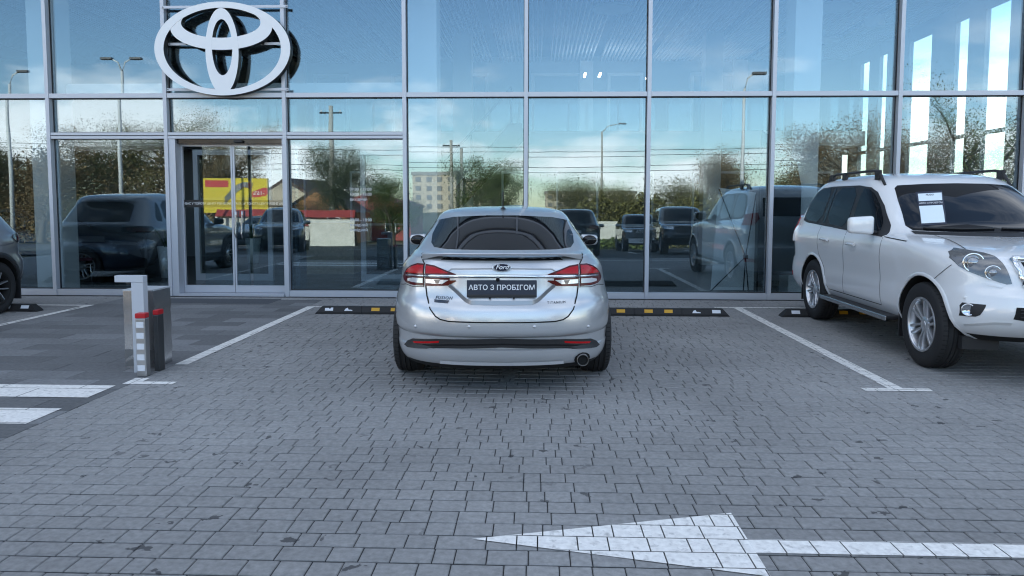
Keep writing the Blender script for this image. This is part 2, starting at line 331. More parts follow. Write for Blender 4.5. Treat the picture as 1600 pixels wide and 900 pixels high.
def paver_geo(L, W, ch=.004, dep=.03):
    a, b = L / 2, W / 2
    vs = [(-a, -b, -dep), (a, -b, -dep), (a, b, -dep), (-a, b, -dep), (-a, -b, -ch), (a, -b, -ch), (a, b, -ch), (-a, b, -ch), (-a + ch, -b + ch, 0), (a - ch, -b + ch, 0), (a - ch, b - ch, 0), (-a + ch, b - ch, 0)]
    fs = [(0, 1, 5, 4), (1, 2, 6, 5), (2, 3, 7, 6), (3, 0, 4, 7), (4, 5, 9, 8), (5, 6, 10, 9), (6, 7, 11, 10), (7, 4, 8, 11), (8, 9, 10, 11)]
    return vs, fs
COURSE, JOINT = .1269, .0045
LENS = (.090, .132, .172, .215)
PGEO = {L: paver_geo(L - JOINT, COURSE - .0125) for L in LENS}
PME = {}
for L in LENS:
    mb = MB(); mb.add(*PGEO[L]); PME[L] = mb.mesh('paver', [M_paver], recalc=False)
SLABL, SLABW = .631, .30
pieces = []                                  # (x0, x1, y0, y1) of every block, for cutting the paint
cand = []
k0 = int((PAVE_Y0 - 2.831) / COURSE)
k1 = int((PAVE_Y1 - 2.831) / COURSE)
pr = random.Random(3)
for k in range(k0, k1):
    y0 = 2.831 + k * COURSE; yc = y0 + COURSE / 2
    segs = [(PAVE_X0, SL0), (SL1, PAVE_X1)] if yc < 11.0 else [(PAVE_X0, PAVE_X1)]
    if yc > 10.45 and yc < 11.0: segs = [(PAVE_X0, SL0), (SL1, PAVE_X1)]
    for a, b in segs:
        x = a - (pr.random() * .09 if a not in (SL1,) else 0)
        while x < b - .04:
            L = pr.choices(LENS, (4, 4, 4, 2))[0]
            if x + L > b + .02:
                L = min(LENS, key=lambda q: abs(x + q - b))
            cand.append((x + L / 2, yc, L)); x += L
def in_view(x, y):
    v = Vector((x, y, 0)) - Vector((0, 0, 1.448)); d = v.dot(fwd)
    if d <= .1: return False
    return -20 < 800 + 1130 * v.dot(r2) / d < 1620 and 401.6 - 1130 * v.dot(u2) / d < 905
vis = sorted([c for c in cand if in_view(c[0], c[1])], key=lambda c: (c[1], abs(c[0])))[:300]
vs_ = set(vis)
jit = random.Random(5)
for x, y, L in vis:
    o = bpy.data.objects.new('paver', PME[L]); COL.objects.link(o); o.parent = paving
    o.location = (x, y, jit.uniform(-.0015, .001)); o.rotation_euler = (jit.gauss(0, .004), jit.gauss(0, .004), jit.gauss(0, .003))
rest = MB()
for c in cand:
    pieces.append((c[0] - c[2] / 2 + .003, c[0] + c[2] / 2 - .003, c[1] - COURSE / 2 + .003, c[1] + COURSE / 2 - .003))
    if c in vs_: continue
    dz = jit.uniform(-.0015, .001); vs, fs = PGEO[c[2]]; tx, ty = jit.gauss(0, .003), jit.gauss(0, .003)
    rest.add([(c[0] + v[0], c[1] + v[1], v[2] + dz + v[0] * tx + v[1] * ty) for v in vs], fs)
tag(rest.build('paver_field', M_paver, paving, recalc=False), kind='stuff')
# slabs of the walkway to the entrance
walk = MB(); walk.ext(SL0, SL1, 2.05, 10.99, -.006, -.0055); walkway = tag(walk.build('walkway', m_bed), 'walkway of large smooth grey slabs leading to the entrance', None, None, 'structure')
mb = MB(); mb.add(*paver_geo(SLABL - .005, SLABW - .006, .002)); SME = mb.mesh('slab', [M_slab], recalc=False)
mb = MB(); mb.add(*paver_geo(SLABL / 2 - .005, SLABW - .005, .002)); SME2 = mb.mesh('slab', [M_slab], recalc=False)
row = 0; y = 2.2
while y + SLABW < 10.98:
    x = SL0 + .005; off = row % 2
    while x < SL1 - .05:
        L = SLABL / 2 if (off and x < SL0 + .1) or x + SLABL > SL1 + .03 else SLABL
        if x + L > SL1 + .08: break
        if y > 3.4:
            o = bpy.data.objects.new('slab', SME if L == SLABL else SME2); COL.objects.link(o); o.parent = walkway; o.location = (x + L / 2, y + SLABW / 2, jit.uniform(-.001, .001))
            pieces.append((x + .004, x + L - .004, y + .004, y + SLABW - .004))
        x += L
    y += SLABW; row += 1

# ------------------------------------------------------------------ painted markings, cut to the blocks they lie on
def clip(poly, x0, x1, y0, y1):
    for ax, lim, sg in ((0, x0, 1), (0, x1, -1), (1, y0, 1), (1, y1, -1)):
        out = []
        for i in range(len(poly)):
            a, b = poly[i], poly[(i + 1) % len(poly)]; da, db = (a[ax] - lim) * sg, (b[ax] - lim) * sg
            if da >= 0: out.append(a)
            if da * db < 0:
                t = da / (da - db); out.append((a[0] + (b[0] - a[0]) * t, a[1] + (b[1] - a[1]) * t))
        poly = out
        if len(poly) < 3: return []
    return poly
def paint(name, polys, label, m=None, ragged=.0):
    mb = MB()
    for P in polys:
        xa, xb = min(p[0] for p in P), max(p[0] for p in P); ya, yb = min(p[1] for p in P), max(p[1] for p in P)
        for q in pieces:
            if q[1] < xa or q[0] > xb or q[3] < ya or q[2] > yb: continue
            c = clip(P, *q)
            if len(c) >= 3:
                dz = .0032 + jit.uniform(0, .0004); mb.add([(a, b, dz) for a, b in c], [tuple(range(len(c)))])
    return tag(mb.build(name, m or M_whitepaint, recalc=False), label, None, None, 'structure')
def smudge(m, col):
    t = m.node_tree; p = t.nodes['Principled BSDF']; src = p.inputs['Base Color'].links[0].from_socket; g = t.nodes.new('ShaderNodeNewGeometry')
    n = t.nodes.new('ShaderNodeTexNoise'); n.inputs['Scale'].default_value = 21; n.inputs['Detail'].default_value = 5; n.inputs['Roughness'].default_value = .62; t.links.new(g.outputs['Position'], n.inputs['Vector'])
    r_ = t.nodes.new('ShaderNodeMapRange'); r_.inputs[1].default_value = .56; r_.inputs[2].default_value = .72; r_.inputs[4].default_value = .8; t.links.new(n.outputs[0], r_.inputs[0])
    x = t.nodes.new('ShaderNodeMix'); x.data_type = 'RGBA'; x.inputs[7].default_value = (*col, 1); t.links.new(r_.outputs[0], x.inputs[0]); t.links.new(src, x.inputs[6]); t.links.new(x.outputs[2], p.inputs['Base Color'])
smudge(M_whitepaint, (.36, .35, .34))
M_faded = mat('worn_road_paint', (.42, .43, .44), .8, noise=(22, 0, (.20, .205, .21)), bump=(160, .3, .002))
def rect(x0, x1, y0, y1): return [(x0, y0), (x1, y0), (x1, y1), (x0, y1)]
paint('arrow_marking', [[(-.278, 3.044), (.92, 2.77), (.92, 3.36)], rect(.92, 6.0, 2.965, 3.09)], 'white painted arrow pointing left on the paving in the foreground')
paint('parking_line', [rect(-3.30, -3.18, 6.38, 10.2), rect(-3.36, -3.24, 5.66, 5.86), rect(-3.24, -2.95, 5.66, 5.75)], 'white parking line along the walkway edge, left of the silver sedan')
paint('parking_line', [rect(2.80, 2.92, 5.78, 10.42), rect(2.585, 3.12, 5.70, 5.79)], 'white parking line with a T-shaped end, right of the silver sedan')
paint('parking_line', [rect(-.30, -.185, 5.78, 10.3), rect(-.53, -.03, 5.70, 5.79)], 'worn grey parking line with T-shaped end under the silver sedan', M_faded)
paint('parking_line', [rect(-6.52, -6.42, 4.5, 10.2)], 'white line along the walkway edge beside the grey crossover')
paint('parking_line', [rect(-9.5, -6.42, 10.12, 10.2)], 'thin white line across the bay behind the grey crossover')
paint('parking_line', [rect(2.54, 6.8, 10.36, 10.43), rect(-3.24, -2.9, 10.14, 10.22)], 'thin white line across the bays in front of the glass')
for yy, nm in ((5.24, 'farther'), (4.58, 'nearer')):
    paint('crossing_bar', [rect(-6.40, -3.38, yy, yy + .365)], nm + ' of the two white crossing bars on the slabs at the left')
# plain plate before the sliding door
mb = MB(); mb.ext(-5.72, -3.96, 10.46, 11.0, -.02, .0025); tag(mb.build('entrance_mat', mat('dark_entrance_mat', (.075, .08, .09), .85, noise=(60, .25))), 'dark plain entrance mat before the sliding glass door', 'mat')
# parking lines on the lot behind
mb = MB()
for i in range(13):
    x = -26 + i * 3.0; mb.add([(x, -12.2, gz(-12.2) + .002), (x + .12, -12.2, gz(-12.2) + .002), (x + .12, -7.0, gz(-7.0) + .002), (x, -7.0, gz(-7) + .002)], [(0, 1, 2, 3)])
tag(mb.build('lot_lines', M_whitepaint, recalc=False), 'white bay lines on the dark car park reflected in the glass', None, None, 'structure')

# ------------------------------------------------------------------ showroom building
D = 11.36; MS = 1.894; MX0 = -7.763
CEIL = 5.62; SHADOW_ROOF = 10.6; BX0, BX1, BY1 = -24., 9.05, 22.2
bld = thing('showroom_building', 'glass-fronted car showroom with pale aluminium mullions and slatted ceiling', 'building', (0, D, 0))
def bpart(name, mb, m, **k): return mb.build(name, m, bld, **k)
for o in ():
    pass
def B(mb):                                        # world -> building local
    mb.v = [(x, y - D, z) for x, y, z in mb.v]; return mb
M_glass = glass_mat('facade_glass', .150, (.76, .82, .84), .0003)
M_inglass = glass_mat('inner_glass', .05, (.90, .95, .94))
M_floor = mat('showroom_floor', (.12, .125, .13), .25, noise=(1.2, .06))
M_wall = mat('interior_wall', (.42, .43, .44), .8)
M_ceil = mat('ceiling_void', (.035, .045, .06), .8)
M_slat = mat('ceiling_slat', (.84, .85, .86), .45)
M_clad = mat('cladding_panel', (.30, .31, .33), .45, .3)
# shell
bpart('floor', B(MB().ext(BX0, BX1, D + .02, BY1, -.10, .012)), M_floor)
bpart('back_wall', B(MB().ext(BX0, BX1, 21.4, 21.6, 2.95, CEIL + .4)), M_wall)
bpart('roof', B(MB().ext(BX0 - .2, BX1 + .2, D - .12, BY1 + .2, CEIL + .55, SHADOW_ROOF)), M_clad)  # unseen roof block, made taller so its shadow reaches across the lot
bpart('ceiling', B(MB().ext(BX0, BX1, D + .1, 21.4, CEIL + .16, CEIL + .2)), M_ceil)
bpart('left_wall', B(MB().ext(BX0, BX0 + .25, D + .05, BY1, 0, CEIL + .5)), M_wall)
bpart('rear_wall', B(MB().ext(BX0, BX1, BY1 - .2, BY1, 0, CEIL + .5)), M_wall)
# ceiling slats in fields with gaps between them
sl = MB(); x = BX0 + 10; n = 0
while x < BX1 - .25:
    sl.ext(x, x + .030, D + .30, 21.35, CEIL, CEIL + .085); n += 1
    x += .105 if n % 12 else .28
bpart('ceiling_slats', B(sl), M_slat)['kind'] = 'stuff'
bpart('ceiling_edge', B(MB().ext(BX0, BX1, D + .08, D + .30, CEIL - .02, CEIL + .16)), M_white)
# mezzanine with balustrade, wall, doors
MZ = 18.6
bpart('mezzanine', B(MB().ext(BX0, 8.2, MZ, 21.4, 2.98, 3.34)), M_white)
bpart('ground_floor_wall', B(MB().ext(BX0, 8.2, 20.0, 20.15, 0.012, 2.98)), mat('office_wall', (.16, .17, .18), .7))
for i in range(14):
    x = -9.2 + i * 1.25; bpart('balustrade_pane', B(MB().ext(x, x + 1.2, MZ + .04, MZ + .055, 3.36, 4.30)), M_inglass)
bpart('handrail', B(MB().tube([(-9.3, MZ + .05, 4.33), (8.2, MZ + .05, 4.33)], .025)), M_alu)
for i, x in enumerate((-8.3, -6.6, -4.3, -2.5, -.2, 2.0, 4.4, 6.5)):
    w = .95 if i % 2 else 1.35
    fr = MB().ext(x, x + .09, 21.34, 21.4, 3.34, 5.30).ext(x + w, x + w + .09, 21.34, 21.4, 3.34, 5.30).ext(x + .09, x + w, 21.34, 21.4, 5.21, 5.30)
    d = bpart('office_door', B(fr), M_white)
    q = MB().ext(x + .09, x + w, 21.37, 21.39, 3.34, 5.21); B(q).build('door_panel', mat('door_panel_grey', (.24, .27, .31), .4), d)
for x in (-7.2, -3.3, 1.2, 5.6, 7.6): bpart('wall_pilaster', B(MB().ext(x, x + .38, 21.2, 21.398, 3.34, CEIL)), M_white)
for x in (-8.0, -5.2, -1.0, 1.6, 4.2, 6.4):
    w = bpart('office_window', B(MB().ext(x, x + .06, 19.94, 20.0, .9, 2.4).ext(x + 1.5, x + 1.56, 19.94, 20.0, .9, 2.4).ext(x + .06, x + 1.5, 19.94, 20.0, 2.34, 2.4).ext(x + .06, x + 1.5, 19.94, 20.0, .9, .96)), M_alu)
    B(MB().ext(x + .06, x + 1.5, 19.96, 19.98, .96, 2.34)).build('pane', mat('office_pane', (.05, .07, .08), .05), w)
# structural columns just behind the glass
for x0, x1 in ((-8.36, -7.92), (-2.09, -1.63), (4.04, 4.46)):
    bpart('column', B(MB().ext(x0, x1, 11.75, 12.20, .012, CEIL + .14, bev=.008)), M_white)
for x0, x1 in ((-2.09, -1.63), (4.04, 4.46)): bpart('column', B(MB().ext(x0, x1, 17.9, 18.35, .012, CEIL + .14, bev=.008)), M_white)
bpart('bulkhead', B(MB().ext(-7.90, -2.11, 12.00, 12.16, 3.26, 3.47)), M_white)
# right side wall: piers between tall windows
gaps = [(14.33, 15.10), (15.67, 16.15), (17.09, 18.09), (19.2, 19.62), (20.2, 20.74)]
ys = [D + .10] + [q for g in gaps for q in g] + [21.4]
for i in range(0, len(ys), 2): bpart('pier', B(MB().ext(BX1 - .10, BX1, ys[i], ys[i + 1], .012, CEIL + .5)), M_wall)
for a, b in gaps:
    bpart('lintel', B(MB().ext(BX1 - .095, BX1 - .005, a, b, 5.40, CEIL + .5)), M_wall)
    w = bpart('side_window', B(MB().ext(BX1 - .085, BX1 - .02, a, b, 2.90, 2.98)), M_alu); B(MB().ext(BX1 - .085, BX1 - .02, a, b, .012, .12)).build('sill', M_alu, w)
    B(MB().ext(BX1 - .06, BX1 - .045, a, b, .12, 2.90)).build('pane', M_inglass, w); B(MB().ext(BX1 - .06, BX1 - .045, a, b, 2.98, 5.40)).build('pane', M_inglass, w)
# curtain wall
mull = MB().box((0, 0, 2.9), (.058, .10, 5.8)).mesh('mullion', [M_alu, M_gasket], False)
gask = MB().ext(-.040, .040, .045, .075, 0, 5.8).mesh('gasket', [M_gasket], False)
for i in range(-2, 10):
    x = MX0 + i * MS
    if x > BX1: continue
    o = link('mullion', mull, None, bld, (x, 0, 0)); link('gasket', gask, None, o)
bpart('corner_post', B(MB().ext(BX1 - .10, BX1 + .06, D - .06, D + .09, 0, 5.8)), M_alu)
trl = {}
def transom(i, z0, z1, dy=0.):
    a = MX0 + i * MS + .031; b = MX0 + (i + 1) * MS - .031
    o = bpart('transom', B(MB().ext(a, b, D - .042 + dy, D + .06 + dy, z0, z1)), M_alu)
    B(MB().ext(a, b, D + .048 + dy, D + .072 + dy, z0 - .014, z1 + .014)).build('gasket', M_gasket, o)
tr = random.Random(11)
def pane(i, z0, z1, dx0=0., parent=None):
    a = MX0 + i * MS + .030 + dx0; b = MX0 + (i + 1) * MS - .030
    mb = MB().ext(-(b - a) / 2, (b - a) / 2, -.008, .008, -(z1 - z0) / 2, (z1 - z0) / 2)
    return mb.build('pane', M_glass, parent or bld, ((a + b) / 2, .058, (z0 + z1) / 2), (R(tr.gauss(0, .10)), 0, R(tr.gauss(0, .09))))
for i in range(-2, 9):
    door = i == 1
    if MX0 + (i + 1) * MS > BX1 + .7: continue
    transom(i, 3.135, 3.205); transom(i, 5.05, 5.12); transom(i, 5.70, 5.80)
    pane(i, 3.21, 5.05); 
    bpart('spandrel', B(MB().ext(MX0 + i * MS + .031, MX0 + (i + 1) * MS - .031, D + .02, D + .07, 5.12, 5.70)), M_clad)
    if i in (0, 1, 2):
        transom(i, 2.497, 2.540); transom(i, 2.552, 2.595); pane(i, 2.60, 3.135)
        if not door: transom(i, .0, .095); pane(i, .095, 2.497)
    else: transom(i, .0, .095); pane(i, .095, 3.135)
bpart('parapet', B(MB().ext(BX0, BX1 + .1, D - .06, D + .1, 5.80, 6.16)), M_clad)
for i in range(7): bpart('facade_panel', B(MB().ext(-24 + i * 1.765, -24 + i * 1.765 + 1.75, D, D + .12, .02, 5.8)), M_clad)
# sliding entrance door, set back a little
dx0, dx1 = MX0 + MS + .031, MX0 + 2 * MS - .031
bpart('door_jamb', B(MB().ext(dx0, dx0 + .105, D - .03, D + .22, .0, 2.495)), M_alu)
bpart('door_jamb', B(MB().ext(dx1 - .02, dx1, D - .03, D + .22, .0, 2.495)), M_alu)
bpart('door_header', B(MB().ext(dx0 + .106, dx1 - .021, D + .03, D + .24, 2.425, 2.494)), M_gblack)
bpart('door_sensor', B(MB().ext(-4.80, -4.66, D - .03, D + .03, 2.435, 2.475, bev=.01)), M_black)
bpart('threshold', B(MB().ext(dx0 + .106, dx1 - .021, D - .06, D + .30, .0, .035)), M_alu)
dm = (dx0 + dx1) / 2 + .03
for a, b in ((dx0 + .107, dm - .004), (dm + .004, dx1 - .022)):
    lf = MB().ext(a, a + .028, D + .14, D + .18, .04, 2.425).ext(b - .028, b, D + .14, D + .18, .04, 2.425).ext(a + .028, b - .028, D + .14, D + .18, .04, .155).ext(a + .028, b - .028, D + .14, D + .18, 2.39, 2.425)
    leaf = bpart('door_leaf', B(lf), M_alu)
    B(MB().ext(a + .028, b - .028, D + .152, D + .168, .155, 2.39)).build('pane', M_glass, leaf)
    B(MB().ext(a + .030, b - .030, D + .1485, D + .1505, 1.415, 1.535)).build('door_band', mat('dark_film', (.012, .012, .014), .4), leaf)
    text('lettering', 'ВІТАЄМО ВАС У ТОЙОТА ЦЕНТР РІВНЕ «АГАТ АВТО»', .050, mat('white_film', (.8, .8, .8), .6), ((a + b) / 2, .1478, 1.475), parent=leaf, ext=.0004, space=.90)
    lt_ = leaf.children[-1]; lw = max(v.co.x for v in lt_.data.vertices) - min(v.co.x for v in lt_.data.vertices); lt_.scale = (min(1, (b - a - .10) / lw),) * 2 + (1,)
    xh = b - .05 if a < -5 else a + .05
    if a > -5:
        for q in (.0, .10): B(MB().tube([(xh + q, D + .10, .92), (xh + q - .02, D + .10, 1.0), (xh + q, D + .10, 1.30), (xh + q, D + .10, 1.36)], .014)).build('door_handle', M_steel, leaf)
# opening hours on the pane beside the door
M_film = mat('frosted_film', (.62, .64, .66), .6)
for t_, z in (('09:00 - 19:00', 1.705), ('10:00 - 18:00', 1.625), ('вихідний', 1.545), ('09:00 - 18:00', 1.22), ('вихідний', 1.14), ('вихідний', 1.06)):
    text('lettering', t_, .066, M_film, (-2.98, .0475, z), parent=bld, align='LEFT', ext=.0005)
# vestibule inner doors
vx = (-6.55, -5.0, -3.2, -2.2)
for a, b, yv in ((-6.55, -5.05, 13.6), (-3.35, -2.2, 13.6)):
    fr = bpart('inner_frame', B(MB().ext(a, a + .09, yv, yv + .07, .012, 2.5).ext(b - .09, b, yv, yv + .07, .012, 2.5).ext(a + .09, b - .09, yv, yv + .07, 2.4, 2.5).ext(a + .09, b - .09, yv, yv + .07, .012, .14)), M_alu)
    B(MB().ext(a + .09, b - .09, yv + .03, yv + .04, .14, 2.4)).build('pane', M_inglass, fr)
# staircase
st = bpart('staircase', B(MB().prism([(-3.4, .05), (-3.1, .05), (-.35, 3.0), (-.35, 3.3), (-.65, 3.3)], 16.4, 16.46, 'xz').prism([(-3.4, .05), (-3.1, .05), (-.35, 3.0), (-.35, 3.3), (-.65, 3.3)], 17.5, 17.56, 'xz')), mat('dark_steel', (.06, .065, .07), .5, .5))
for i in range(17): B(MB().ext(-3.3 + i * .165, -3.0 + i * .165, 16.46, 17.5, .18 + i * .183, .22 + i * .183)).build('tread', mat('stair_tread', (.25, .24, .23), .5), st)
rl = MB()
for x in (-3.3, -2.4, -1.5, -.6): z = .1 + (x + 3.3) * 1.11; rl.tube([(x, 16.43, z), (x, 16.43, z + 1.0)], .025)
rl.tube([(-3.3, 16.43, 1.1), (-.6, 16.43, 4.1)], .03); B(rl).build('railing', MATS['dark_steel'], st)
# ceiling fittings
for x, y, r in ((1.55, 15.6, .42), (6.1, 15.6, .42), (7.1, 18.6, .36)):
    o = bpart('ceiling_disc', B(MB().lathe([(0, -.05), (r, -.05), (r, .0), (0, .0)], c=(x, y, CEIL - .01), n=28, smooth=False)), M_white)
for x, y, dy in ((1.22, 20.0, .5), (1.62, 20.0, .5), (2.95, 20.3, .4)):
    bpart('ceiling_lamp', B(MB().ext(x, x + .05, y - dy, y, 4.93, 4.97)), mat('lamp_tube', (.9, .9, .9), .5, emit=(1, .98, .95), es=9))
bpart('security_camera', B(MB().box((6.35, 14.2, 4.95), (.22, .30, .20), rz=.5, bev=.02)), M_white)

# ------------------------------------------------------------------ emblem sign on the facade
lg = thing('logo_sign', 'large white emblem of interlocking ovals with black edges above the entrance', 'sign', (-4.869, 11.17, 3.855))
M_lf = mat('sign_white', (.80, .81, .83), .45); M_ls = mat('sign_black', (.014, .014, .016), .45)
u = 1.063 / 353
def annulus(name, cx, cy, a, b, ci, di, ai, bi, y0, y1, n=72):
    vs = []; fs = []; mi = []
    for k in range(n):
        t = 2 * math.pi * k / n; c, s_ = math.cos(t), math.sin(t)
        o = ((cx - 1151 + a * c) * u, (254 - cy + b * s_) * u); i_ = ((ci - 1151 + ai * c) * u, (254 - di + bi * s_) * u)
        vs += [(o[0], y0, o[1]), (i_[0], y0, i_[1]), (o[0], y1, o[1]), (i_[0], y1, i_[1])]
    mb = MB()
    q = lambda k, j: (k % n) * 4 + j
    mb.add(vs, [(q(k, 0), q(k + 1, 0), q(k + 1, 1), q(k, 1)) for k in range(n)], 0)
    mb.add(vs, [(q(k, 0), q(k, 2), q(k + 1, 2), q(k + 1, 0)) for k in range(n)] + [(q(k, 1), q(k + 1, 1), q(k + 1, 3), q(k, 3)) for k in range(n)] + [(q(k, 2), q(k, 3), q(k + 1, 3), q(k + 1, 2)) for k in range(n)], 1)
    mb.build(name, [M_lf, M_ls], lg)
annulus('oval_ring', 1151, 254, 353, 236, 1151, 255, 305, 206, .000, .120)
annulus('oval_ring', 1148, 148, 264, 112, 1147, 124, 206, 75, .003, .117)
annulus('oval_ring', 1150, 266, 86, 216, 1151, 247, 53, 141, .0015, .1185)
for z, x0, x1 in ((.665, -.99, .99), (.10, -.90, .95), (-.60, -.95, .98)):
    MB().ext(x0, x1, .1225, .1375, z - .02, z + .02).build('mounting_rail', M_alu, lg)
    for x in (x0 + .02, x1 - .02): MB().tube([(x, .118, z), (x, .1225, z)], .009).build('bolt', M_ls, lg)
for x, z in ((-.6, .1), (.6, .1), (0, -.55), (0, .6)): MB().tube([(x, .10, z), (x, .1225, z)], .02).build('stand_off', M_ls, lg)

# ------------------------------------------------------------------ cars
def chaikin(poly, n=1, closed=True):
    for _ in range(n):
        out = []
        for i in range(len(poly)):
            a, b = poly[i], poly[(i + 1) % len(poly)]
            if not closed and i == len(poly) - 1: break
            out += [(a[0] * .8 + b[0] * .2, a[1] * .8 + b[1] * .2), (a[0] * .2 + b[0] * .8, a[1] * .2 + b[1] * .8)]
        poly = out if closed else [poly[0]] + out + [poly[-1]]
    return poly
def surf(body, mode, sgn=1):
    if mode == 'rear': f = lambda a, b: Vector((a, body.rear(a, b), b))
    elif mode == 'front': f = lambda a, b: Vector((a, body.front(a, b), b))
    elif mode == 'side': f = lambda a, b: Vector((sgn * body.side(a, b), a, b))
    else: f = lambda a, b: Vector((a, b, body.top(a, b)))
    ref = {'rear': Vector((0, -1, .2)), 'front': Vector((0, 1, .2)), 'side': Vector((sgn, 0, .2)), 'top': Vector((0, 0, 1))}[mode]
    def g(a, b, off):
        p = f(a, b); e = .004
        n = (f(a + e, b) - f(a - e, b)).cross(f(a, b + e) - f(a, b - e))
        if n.length < 1e-9: n = ref.copy()
        n.normalize()
        if n.dot(ref) < 0: n.negate()
        return p + n * off
    return g
def patch(name, body, poly, mode, m, parent, off=.003, thick=.012, grid=.05, sgn=1, rnd=0, dome=0.):
    """piece of sheet lying on the body: outline poly in (x,z) seen from rear or front, (y,z) from the side, (x,y) from above"""
    if rnd: poly = chaikin(poly, rnd)
    g = surf(body, mode, sgn)
    bm = bmesh.new(); bm.faces.new([bm.verts.new((a, b, 0)) for a, b in poly])
    for ax in (0, 1):
        lo, hi = min(p[ax] for p in poly), max(p[ax] for p in poly); k = max(1, int(math.ceil((hi - lo) / grid)))
        for i in range(1, k):
            co = [0, 0, 0]; co[ax] = lo + (hi - lo) * i / k; no = [0, 0, 0]; no[ax] = 1
            bmesh.ops.bisect_plane(bm, geom=bm.verts[:] + bm.edges[:] + bm.faces[:], plane_co=co, plane_no=no, dist=1e-6)
    bmesh.ops.triangulate(bm, faces=[f for f in bm.faces if len(f.verts) > 4])
    bm.verts.ensure_lookup_table(); uv = [(v.co.x, v.co.y) for v in bm.verts]
    bnd = [e for e in bm.edges if e.is_boundary]; loops = [(e.verts[0].index, e.verts[1].index) for e in bnd]
    bm.verts.index_update(); loops = [(e.verts[0].index, e.verts[1].index) for e in bnd]; bv = {i for l in loops for i in l}
    n = len(uv); mb = MB()
    topv = [g(a, b, off + (0 if i in bv else dome)) for i, (a, b) in enumerate(uv)]
    mb.add(topv, [[v.index for v in f.verts] for f in bm.faces], 0, True)
    low = {i: g(uv[i][0], uv[i][1], off - thick) for i in bv}; idx = {i: k for k, i in enumerate(sorted(bv))}
    wv = [low[i] for i in sorted(bv)]
    base = len(mb.v); mb.v += [tuple(v) for v in wv]
    for a, b in loops: mb.f.append((a, b, base + idx[b], base + idx[a])); mb.mi.append(0); mb.sm.append(False)
    bm.free()
    o = mb.build(name, m, parent, sharp=40); return o
def strip(name, body, pts, mode, w, m, parent, off=.0012, sgn=1, sub=.05, lift=None):
    """narrow band along a line on the body, e.g. a panel gap"""
    g = surf(body, mode, sgn); P = []
    for a, b in zip(pts[:-1], pts[1:]):
        k = max(1, int(math.ceil(math.dist(a, b) / sub))); P += [(a[0] + (b[0] - a[0]) * i / k, a[1] + (b[1] - a[1]) * i / k) for i in range(k)]
    P.append(pts[-1]); vs = []
    for i, p in enumerate(P):
        a, b = P[max(i - 1, 0)], P[min(i + 1, len(P) - 1)]; d = Vector((b[0] - a[0], b[1] - a[1])).normalized(); nn = (-d.y, d.x)
        o2 = lift[1] if lift else off; o1 = lift[0] if lift else off
        vs += [g(p[0] + nn[0] * w / 2, p[1] + nn[1] * w / 2, o1), g(p[0] - nn[0] * w / 2, p[1] - nn[1] * w / 2, o2)]
    mb = MB(); mb.add(vs, [(2 * i, 2 * i + 1, 2 * i + 3, 2 * i + 2) for i in range(len(P) - 1)], 0, True)
    return mb.build(name, m, parent, recalc=False)
def tube_on(name, body, pts, mode, r, m, parent, off=0., sgn=1, n=8, sub=.06):
    g = surf(body, mode, sgn); P = []
    for a, b in zip(pts[:-1], pts[1:]):
        k = max(1, int(math.ceil(math.dist(a, b) / sub))); P += [(a[0] + (b[0] - a[0]) * i / k, a[1] + (b[1] - a[1]) * i / k) for i in range(k)]
    P.append(pts[-1]); return MB().tube([g(a, b, off) for a, b in P], r, n).build(name, m, parent)
def shell(name, body, axles, Rw, arch, parent, m_paint, m_dark=None, step=.03, xin=.60, low=None):
    mb = MB(); zs = body.levels(step); rings = [body.contour(z, 18, 14) for z in zs]; n = len(rings[0]); vs = []
    for z, r in zip(zs, rings): vs += [(x, y, z) for x, y in r]
    fs = [(j * n + i, j * n + (i + 1) % n, (j + 1) * n + (i + 1) % n, (j + 1) * n + i) for j in range(len(zs) - 1) for i in range(n)]
    fs += [tuple(range(n))[::-1], tuple((len(zs) - 1) * n + i for i in range(n))]
    mb.add(vs, fs, 0, True)
    me = mb.mesh(name, [m_paint, M_under])
    for p in me.polygons:
        if p.normal.z < -.75 and p.center.z < body.z0 + .04: p.material_index = 1
    o = link(name, me, None, None); cut = MB()
    for y in axles:
        for s in (-1, 1):
            prof = [(arch, xin * s), (arch, 1.3 * s)]
            c = MB().lathe([(0, xin * s), (arch, xin * s), (arch, 1.3 * s), (0, 1.3 * s)], 'x', (0, y, Rw), 40, 1, False); cut.add(c.v, c.f, 1)
    cm = cut.mesh('cut', [m_paint, M_under]); co = link('cut', cm)
    md = o.modifiers.new('b', 'BOOLEAN'); md.operation = 'DIFFERENCE'; md.object = co; md.solver = 'EXACT'
    dg = bpy.context.evaluated_depsgraph_get(); nm = bpy.data.meshes.new_from_object(o.evaluated_get(dg))
    o.modifiers.clear(); o.data = nm; bpy.data.objects.remove(co); nm.name = name
    nm.polygons.foreach_set('use_smooth', [True] * len(nm.polygons)); nm.set_sharp_from_angle(angle=R(32))
    o.parent = parent; return o
